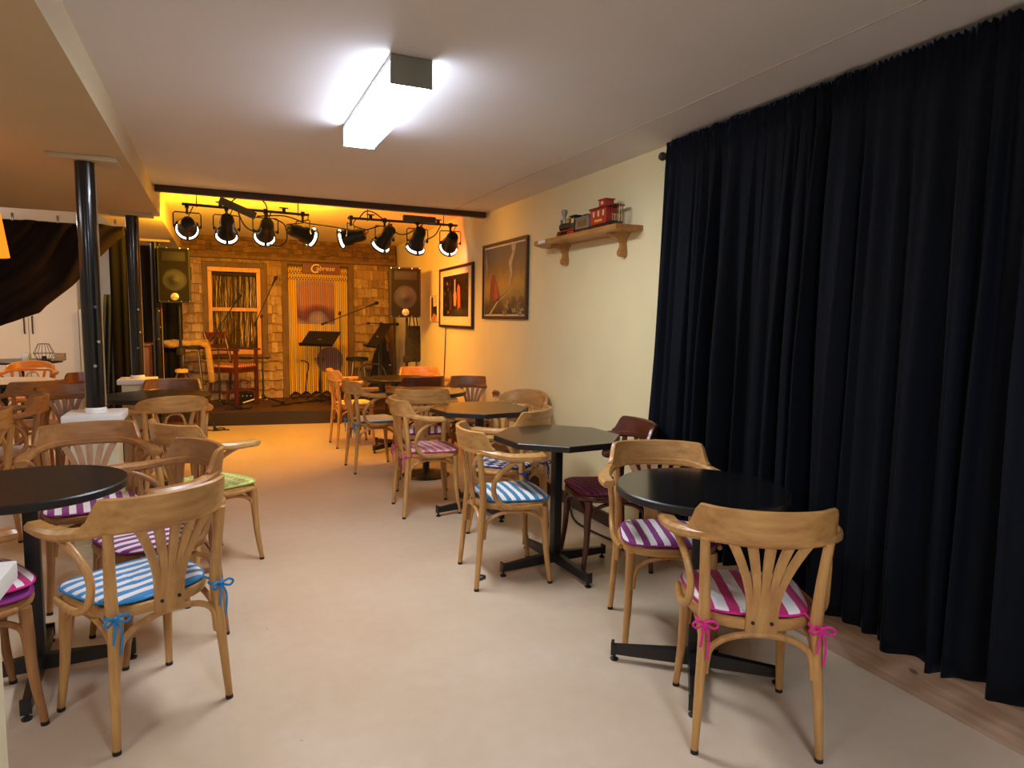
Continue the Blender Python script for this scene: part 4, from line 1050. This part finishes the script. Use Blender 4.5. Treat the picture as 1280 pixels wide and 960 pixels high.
mic_stand(.0, 9.75, 1.12, [(-.1, .03, -.06), (.22, -.02, .46)], 'black microphone stand with its boom raised across the tinsel window')
mic_stand(1.66, 10.05, 1.47, [(-.27, .0, -.17), (.43, -.05, .12)], 'microphone stand with a long boom crossing the bead curtain', rz=0)
mic_stand(2.32, 10.25, 1.32, [(-.22, 0, .01), (.12, -.05, .0)], 'microphone stand with a level boom behind the tilted music stand', mic=True)
def instrument_stand(x, y, top, kind, label):
    t = thing('instrument_stand', label, 'instrument stand', (x, y, ZF), 0, 'thin instrument stands'); H = top-ZF; bm = B()
    if kind: tube(bm, [(0, 0, .03), (.03, 0, H*.6), (.06, 0, H*.86), (.03, 0, H*.96), (-.06, 0, H)], .009, 8, 5)
    else: tube(bm, [(0, 0, .03), (.02, 0, H)], .009, 8)
    obj('pole', bm, BLACK, t)
    if not kind: obj('cross_bar', tube(B(), [(-.06, 0, H-.03), (-.055, 0, H), (.06, 0, H), (.065, 0, H-.03)], .006, 8), BLACK, t)
    for k in range(3):
        a = R(30+120*k); obj('leg', tube(B(), [(0, 0, .05), (.09*math.cos(a), .09*math.sin(a), .045), (.2*math.cos(a), .2*math.sin(a), .007)], .007, 8, 3), BLACK, t)
    return t
instrument_stand(1.17, 10.25, .765, True, 'thin bent instrument stand in front of the bead curtain')
instrument_stand(1.385, 10.3, .79, False, 'thin straight instrument stand with a small cross bar before the bead curtain')
def music_stand(x, y, top, rz, tilt, w, label, h=.33):
    t = thing('music_stand', label, 'music stand', (x, y, ZF), rz, 'black music stands'); H = top-ZF
    obj('pole', tube(B(), [(0, 0, .05), (0, 0, H*.5), (0, 0, H*.51), (0, 0, H-.02)], [.014, .014, .01, .01], 12), BLACK, t)
    bm = B(); b2(bm, (-w/2, -h/2, 0), (w/2, h/2, .004)); b2(bm, (-w/2, -h/2-.004, 0), (w/2, -h/2, .05)); b2(bm, (-w/2, -h/2-.004, .046), (w/2, -h/2+.012, .05))
    obj('desk', bm, BLACKM, t, smooth=False, loc=(0, 0, H), rot=(tilt, 0, 0))
    obj('desk_clamp', cyl(B(), (-.03, -.01, H-.02), (.03, -.01, H-.02), .017), CHROME, t)
    for k in range(3):
        a = R(90+120*k); obj('leg', tube(B(), [(0, 0, .14), (.12*math.cos(a), .12*math.sin(a), .07), (.26*math.cos(a), .26*math.sin(a), .01)], .01, 8, 3), BLACK, t)
    return t
music_stand(1.35, 9.85, 1.10, R(-38), R(38), .52, 'black music stand with a flat wide desk in front of the bead curtain')
music_stand(2.13, 9.55, 1.16, R(-82), R(55), .44, 'black music stand seen edge-on, steeply tilted beside the right loudspeaker', .42)
# armchair on the stage
t = thing('wooden_armchair', 'dark red wooden armchair with a red checked seat standing on the stage', 'chair', (.19, 9.98, ZF), R(232))
for s in (-1, 1):
    obj('leg', box(B(), (s*.22, .2, .26 if s < 0 else .385), (.045, .045, .52 if s < 0 else .77), bev=.004), MAH, t)
    obj('leg', sweep(B(), [(s*.2, -.27, .0), (s*.2, -.2, .5), (s*.2, -.24, .78), (s*.2, -.31, 1.02)], rrect(.042, .036), 4), MAH, t)
    obj('side_rail', box(B(), (s*.21, 0, .49), (.024, .4, .05), bev=.003), MAH, t)
    obj('stretcher', box(B(), (s*.21, -.02, .2), (.02, .42, .03), bev=.003), MAH, t)
obj('leg', box(B(), (-.22, .2, .645), (.04, .04, .25), bev=.004), MAH, t)
for s in (-1, 1): obj('arm', sweep(B(), [(s*.21, -.25, .765), (s*.225, 0, .78), (s*.235, .25, .775)], rrect(.055, .024), 4), MAH, t)
for z, y_, hh in ((.96, -.285, .1), (.82, -.25, .05), (.68, -.22, .05)): obj('back_slat', box(B(), (0, y_, z), (.38, .02, hh), (R(14), 0, 0), .003), MAH, t)
obj('front_rail', box(B(), (0, .2, .49), (.42, .024, .05), bev=.003), MAH, t)
obj('stretcher', box(B(), (0, .2, .22), (.42, .02, .03), bev=.003), MAH, t)
obj('seat', box(B(), (0, 0, .525), (.46, .45, .025), bev=.006), MAH, t)
tag(obj('seat_cushion', box(B(), (0, 0, .016), (.44, .42, .032), bev=.012), checks('red_check', '#d9a48c', '#a8382c', .035, 45), loc=(.19, 9.98, ZF+.5385), rot=(0, 0, R(232))), 'red checked cushion on the wooden armchair standing on the stage', 'cushion')
# stool with a fleece cover
t = thing('bar_stool', 'bar stool with a tan fleece cover behind the left loudspeaker stand', 'stool', (-.33, 9.72, ZF))
obj('seat', lathe(B(), [(.16, .8), (.18, .81), (.18, .84), (.16, .85)], 28), BLACKM, t)
for k in range(4):
    a = R(45+90*k); obj('leg', rod(B(), (.12*math.cos(a), .12*math.sin(a), .81), (.2*math.cos(a), .2*math.sin(a), 0), .014), plain('brushed_steel', '#8f8a80', .35, .9), t)
obj('foot_ring', tube(B(), [(.165*math.cos(PI*k/10), .165*math.sin(PI*k/10), .33) for k in range(20)], .009, 8, closed=True), CHROME, t)
bm = B(); G = []; rnd = random.Random(9)
for i in range(25):
    row = []
    for j in range(11):
        u = -.30+.62*i/24; v = -.16+.32*j/10
        over = max(0, u-.2); x = min(u, .2+over*.35); z = .875-.03*abs(u)*(1 if u < 0 else .3)-over*4.2*(1 if over else 0)+rnd.uniform(-.012, .012)+.015*math.sin(i*.9+j*1.3)
        row.append(bm.verts.new((x, v*(1-.25*abs(u)), z)))
    G.append(row)
for i in range(24):
    for j in range(10): bm.faces.new((G[i][j], G[i+1][j], G[i+1][j+1], G[i][j+1]))
o = obj('fleece_cover', bm, plain('tan_fleece', '#b9965f', .95, 0, .2, 35, 0, .2, .6), loc=(-.33, 9.72, ZF), angle=180)
s = o.modifiers.new('t', 'SOLIDIFY'); s.thickness = .07; s.offset = 0; tag(o, 'tan fleece cover draped over the bar stool, one flap hanging down', 'fleece')
# small stool by the shingles
t = thing('stool', 'black-topped stool with steel legs in front of the right shingles', 'stool', (1.90, 10.0, ZF))
obj('seat', lathe(B(), [(.15, .6), (.165, .605), (.165, .64), (.15, .65)], 28), BLACKM, t)
for k in range(4):
    a = R(45+90*k); obj('leg', rod(B(), (.1*math.cos(a), .1*math.sin(a), .605), (.2*math.cos(a), .2*math.sin(a), 0), .014), plain('brushed_steel', '#8f8a80'), t)
obj('foot_ring', tube(B(), [(.165*math.cos(PI*k/10), .165*math.sin(PI*k/10), .22) for k in range(20)], .008, 8, closed=True), CHROME, t)
# black tube chair by the dark table
t = thing('tube_chair', 'black metal tube chair with a hoop back behind the dark table near the stage', 'chair', (1.80, 8.15, 0), R(185))
obj('back_hoop', tube(B(), [(-.17, -.2, .0), (-.17, -.18, .45), (-.18, -.24, .68), (-.13, -.27, .8), (0, -.28, .825), (.13, -.27, .8), (.18, -.24, .68), (.17, -.18, .45), (.17, -.2, 0)], .013, 10, 5), BLACK, t)
obj('seat', lathe(B(), [(.19, .44), (.205, .446), (.205, .464), (.19, .47)], 28), BLACKM, t)
for s in (-1, 1): obj('leg', rod(B(), (s*.13, .12, .445), (s*.17, .2, 0), .013), BLACK, t)
# case and bag by the right wall
t = thing('instrument_case', 'black instrument case standing upright against the right end of the stage set', 'case', (2.36, 10.42, ZF))
pr = [(-.15, 0), (.15, 0), (.19, .12), (.18, .3), (.12, .42), (.14, .55), (.11, .68), (.055, .74), (.05, 1.08), (-.05, 1.08), (-.055, .74), (-.11, .68), (-.14, .55), (-.12, .42), (-.18, .3), (-.19, .12)]
bm = xzprism(B(), pr, -.06, .06); bmesh.ops.bevel(bm, geom=bm.edges[:], offset=.012, segments=2, affect='EDGES'); obj('case_body', bm, BLACKM, t, angle=40)
obj('carry_handle', tube(B(), [(-.02, -.06, .5), (-.02, -.09, .52), (-.02, -.09, .6), (-.02, -.06, .62)], .008, 8, 3), plain('handle_brown', '#4a3020', .5), t)
for z in (.2, .5): obj('latch', box(B(), (.12, -.064, z), (.03, .01, .02)), CHROME, t)
t = thing('hanging_bag', 'dark patterned cloth bag hanging behind the right loudspeaker stand', 'bag', (2.49, 9.0, .95))
bm = B(); sec = [(-.14, .09, .04), (-.10, .12, .055), (.1, .125, .05), (.26, .11, .035), (.36, .09, .02)]
rg = [[bm.verts.new((w*math.cos(PI*k/8)*1.0, d*math.sin(PI*k/8), z)) for k in range(16)] for z, w, d in sec]
for a, b in zip(rg, rg[1:]):
    for k in range(16): bm.faces.new((a[k], a[(k+1) % 16], b[(k+1) % 16], b[k]))
bm.faces.new(rg[0]); bm.faces.new(rg[-1]); obj('bag_body', bm, plain('dark_pattern', '#2c2a24', .8, 0, .6, 22), t)
obj('strap', tube(B(), [(-.06, 0, .35), (-.02, .02, .62), (.02, .025, .62), (.06, 0, .35)], .008, 8, 4), BLACKM, t)
obj('wall_hook', tube(B(), [(0, -.0, .6), (0, .02, .615), (.08, .02, .62)], .006, 8), CHROME, t)
t = thing('effects_unit', 'small black box with chrome knobs on the stage under the wooden armchair', 'amplifier', (.33, 10.35, ZF))
obj('unit_case', box(B(), (0, 0, .07), (.26, .16, .14), bev=.008), BLACKM, t)
for k in range(4): obj('knob', lathe(B(), [(.013, 0), (.013, .012), (.009, .014)], 12, Matrix.Translation((-.08+.055*k, -.08, .085)) @ Matrix.Rotation(R(90), 4, 'X')), CHROME, t)
t = thing('practice_amplifier', 'small black amplifier on the stage behind the aisle armchairs', 'amplifier', (1.72, 9.5, ZF))
obj('amp_case', box(B(), (0, 0, .13), (.24, .18, .26), bev=.01), BLACKM, t); obj('amp_grille', box(B(), (0, -.092, .11), (.2, .01, .18), bev=.004), GRL, t); obj('control_plate', box(B(), (0, -.092, .225), (.2, .008, .04), bev=.003), CHROME, t)
for q, (a, b_, lab) in enumerate((((.62, 9.6), (1.3, 10.1), 'black cable snaking over the stage between the stands'), ((.1, 9.45), (.42, 9.55), 'black cable coil at the front of the stage left'), ((1.0, 9.9), (1.6, 10.2), 'black cable along the foot of the bead curtain'))):
    rnd = random.Random(q); pts = [(a[0]+(b_[0]-a[0])*k/8+rnd.uniform(-.05, .05), a[1]+(b_[1]-a[1])*k/8+rnd.uniform(-.09, .09), ZF+.009) for k in range(9)]
    tag(obj('cable', tube(B(), pts, .0085, 6, 5), BLACKM), lab, 'cable')
tag(obj('wood_block', box(B(), (0, 0, 0), (.17, .05, .17), bev=.01), wood('pale_block', '#a9804a', '#c79d62', 6, .6), loc=(2.545, 9.9, 2.08)), 'tan wooden block fixed to the wall above the right loudspeaker', 'ornament')
tag(obj('dark_strap', box(B(), (0, 0, 0), (.06, .02, .2), (0, .08, 0), .006), BLACKM, loc=(2.555, 9.35, 2.04)), 'dark strap hanging on the wall above the right loudspeaker', 'strap')

# ------------------------------------------------------------------ stage lights
PARB = plain('par_black', '#121112', .32, .2, .1, 20)
LENSP = emit('par_lens', '#fff3dc', 9)
GAPM = emit('par_gap', '#fff6e6', 2.2)
BAR_Y = 6.72
def light_bar(x0, x1, z0, z1, label, wires, strip, xs):
    t = thing('light_bar', label, 'light bar', (0, BAR_Y, 0), 0, 'stage light bars')
    zz = lambda x: z0+(z1-z0)*(x-x0)/(x1-x0)
    obj('bar', cyl(B(), (x0, 0, z0), (x1, 0, z1), .0125, 12), BLACK, t)
    for x in wires: obj('hanger_wire', cyl(B(), (x, 0, zz(x)-.02), (x, 0, 2.562), .0045, 8), BLACK, t)
    for x in xs:
        bm = box(B(), (x, 0, zz(x)+.022), (.03, .035, .045), bev=.004); cyl(bm, (x-.04, 0, zz(x)+.045), (x+.04, 0, zz(x)+.045), .006, 8); obj('wing_clamp', bm, BLACK, t)
    a, b, dz, rot = strip
    obj('power_strip', box(B(), ((a+b)/2, -.035, zz((a+b)/2)+dz), (b-a, .05, .065), (0, rot, 0), .008), plain('strip_grey', '#4a4640', .5), t)
    return t
light_bar(-.265, .83, 2.405, 2.39, 'left stage light bar with four black lamps under the ceiling', (-.146, .73), (.03, .36, .0, R(22)), (.05, .60))
light_bar(1.195, 2.33, 2.392, 2.395, 'right stage light bar with four black lamps under the ceiling', (1.39, 2.18), (1.74, 2.08, .03, 0), (1.42, 2.12))
def par(x, pan, tilt, col, label, power, z=2.395, spot=True, sq=1.0):
    t = thing('stage_light', label, 'stage light', (x, BAR_Y, z), 0, 'black stage lamps')
    obj('hook_clamp', box(box(B(), (0, 0, -.002), (.035, .05, .045), bev=.006), (0, 0, -.05), (.02, .02, .06), bev=.004), BLACK, t)
    # yoke (hangs from the clamp, turned by pan)
    bm = B(); tube(bm, [(-.112, 0, -.185), (-.112, 0, -.075), (-.1, 0, -.062), (.1, 0, -.062), (.112, 0, -.075), (.112, 0, -.185)], .0055, 6)
    obj('yoke', bm, BLACK, t, rot=(0, 0, pan))
    E3 = Euler((0, 0, pan)).to_matrix() @ Euler((-tilt, 0, 0)).to_matrix()
    e = E3.to_euler(); c = Vector((0, 0, -.185))
    # can: axis +y (front)
    MY = Matrix.Rotation(R(-90), 4, 'X')
    prof = [(.028, -.15), (.05, -.146), (.06, -.125), (.064, -.09), (.066, -.03), (.082, .0), (.084, .07), (.084, .074)]
    can = obj('lamp_can', lathe(B(), prof, 30, MY, cap=True), PARB, t, loc=c, rot=e)
    bm = lathe(B(), [(.094, .094), (.104, .094), (.104, .108), (.092, .108)], 30, MY, cap=False); obj('front_rim', bm, PARB, can)
    bm = lathe(B(), [(.001, .1005), (.0925, .1005), (.093, .1025), (.001, .1025)], 30, MY, cap=False); obj('lens', bm, LENSP, can)
    # open gap between lamp and gel frame, glowing along the underside
    bm = B(); rg = []
    for k in range(17):
        a = R(190+160*k/16); rg.append([bm.verts.new((q*math.cos(a), yy, q*math.sin(a))) for q, yy in ((.086, .078), (.0965, .095), (.0955, .0955), (.085, .079))])
    for a, b in zip(rg, rg[1:]):
        for k in range(4): bm.faces.new((a[k], a[(k+1) % 4], b[(k+1) % 4], b[k]))
    bm.faces.new(rg[0]); bm.faces.new(rg[-1]); obj('light_gap', bm, GAPM, can)
    for k in range(3):
        a = R(30+120*k); obj('gel_clip', box(B(), (.094*math.cos(a), .09, .094*math.sin(a)), (.024, .036, .022), (0, -a, 0)), BLACK, can)
    for s in (-1, 1): obj('tilt_knob', lathe(B(), [(.006, 0), (.006, .012), (.016, .014), (.016, .026), (.008, .03)], 12, Matrix.Translation((s*.086, 0, 0)) @ Matrix.Rotation(R(90*s), 4, 'Y')), BLACKM, t, loc=c, rot=(0, 0, pan))
    obj('rear_cable', tube(B(), [c+E3 @ Vector((0, -.145, 0)), c+E3 @ Vector((0, -.18, .03)), Vector((.02, -.04, -.08)), Vector((.05, -.02, -.01))], .005, 6, 5), BLACK, t)
    if spot:
        ld = bpy.data.lights.new('stage_beam', 'SPOT'); ld.energy = power; ld.color = srgb(col)[:3]; ld.spot_size = R(165); ld.spot_blend = .5; ld.shadow_soft_size = .06
        lo = bpy.data.objects.new('beam', ld); COL.objects.link(lo); lo.parent = can
        lo.location = (0, .125, 0); lo.rotation_euler = (R(90), 0, 0)
    return t
YEL, ORG, RED = '#ffb612', '#ffa41c', '#ff3004'
par(-.225, R(4), R(8), YEL, 'leftmost black stage lamp on the left bar, seen from behind', 125)
par(.10, R(2), R(38), ORG, 'second black stage lamp of the left bar, tipped down', 38)
par(.435, R(4), R(28), YEL, 'third black stage lamp of the left bar, beside the loose cables', 45)
par(.77, R(-62), R(12), ORG, 'rightmost black stage lamp on the left bar, swung to the right', 110)
par(1.225, R(62), R(10), YEL, 'leftmost black stage lamp on the right bar, swung to the left', 125)
par(1.56, R(22), R(40), ORG, 'second black stage lamp of the right bar, tipped down', 38)
par(1.90, R(3), R(46), ORG, 'third black stage lamp of the right bar, below the grey power strip', 34)
par(2.255, R(-6), R(24), RED, 'rightmost black stage lamp on the right bar, next to the cream wall', 42)
def lampcable(pts, label): tag(obj('cable', tube(B(), [(x, BAR_Y-.03, z) for x, z in pts], .006, 6, 6), BLACKM), label, 'cable')
lampcable([(.12, 2.42), (.2, 2.5), (.34, 2.52), (.44, 2.45), (.45, 2.3), (.47, 2.24)], 'black cable arching over the left light bar to its third lamp')
lampcable([(.2, 2.36), (.25, 2.25), (.33, 2.2), (.42, 2.21)], 'black cable looping below the left power strip')
lampcable([(.5, 2.33), (.6, 2.28), (.62, 2.15), (.56, 2.08), (.46, 2.09)], 'black cable loop hanging right of the third left lamp')
lampcable([(.36, 2.34), (.6, 2.36), (.8, 2.31), (1.05, 2.29), (1.3, 2.27), (1.5, 2.33)], 'long thin cable spanning between the two light bars')
lampcable([(1.6, 2.36), (1.68, 2.27), (1.78, 2.27), (1.86, 2.32)], 'short black cable between the second and third right lamps')
lampcable([(2.14, 2.38), (2.08, 2.28), (1.98, 2.22)], 'short black cable dropping to the third right lamp')
lampcable([(1.3, 2.39), (1.36, 2.46), (1.44, 2.46), (1.55, 2.39)], 'thin cable arching over the left end of the right light bar')

# ------------------------------------------------------------------ world and view
w = bpy.data.worlds.new('world'); SC.world = w; w.use_nodes = True
w.node_tree.nodes['Background'].inputs[0].default_value = (.02, .02, .022, 1); w.node_tree.nodes['Background'].inputs[1].default_value = 1
SC.view_settings.view_transform = 'Standard'; SC.view_settings.look = 'None'; SC.view_settings.gamma = 1; SC.view_settings.use_curve_mapping = False
SC.view_settings.exposure = 0
SC.cycles.use_denoising = True
SC.cycles.max_bounces = 8; SC.cycles.diffuse_bounces = 5; SC.cycles.sample_clamp_indirect = 6
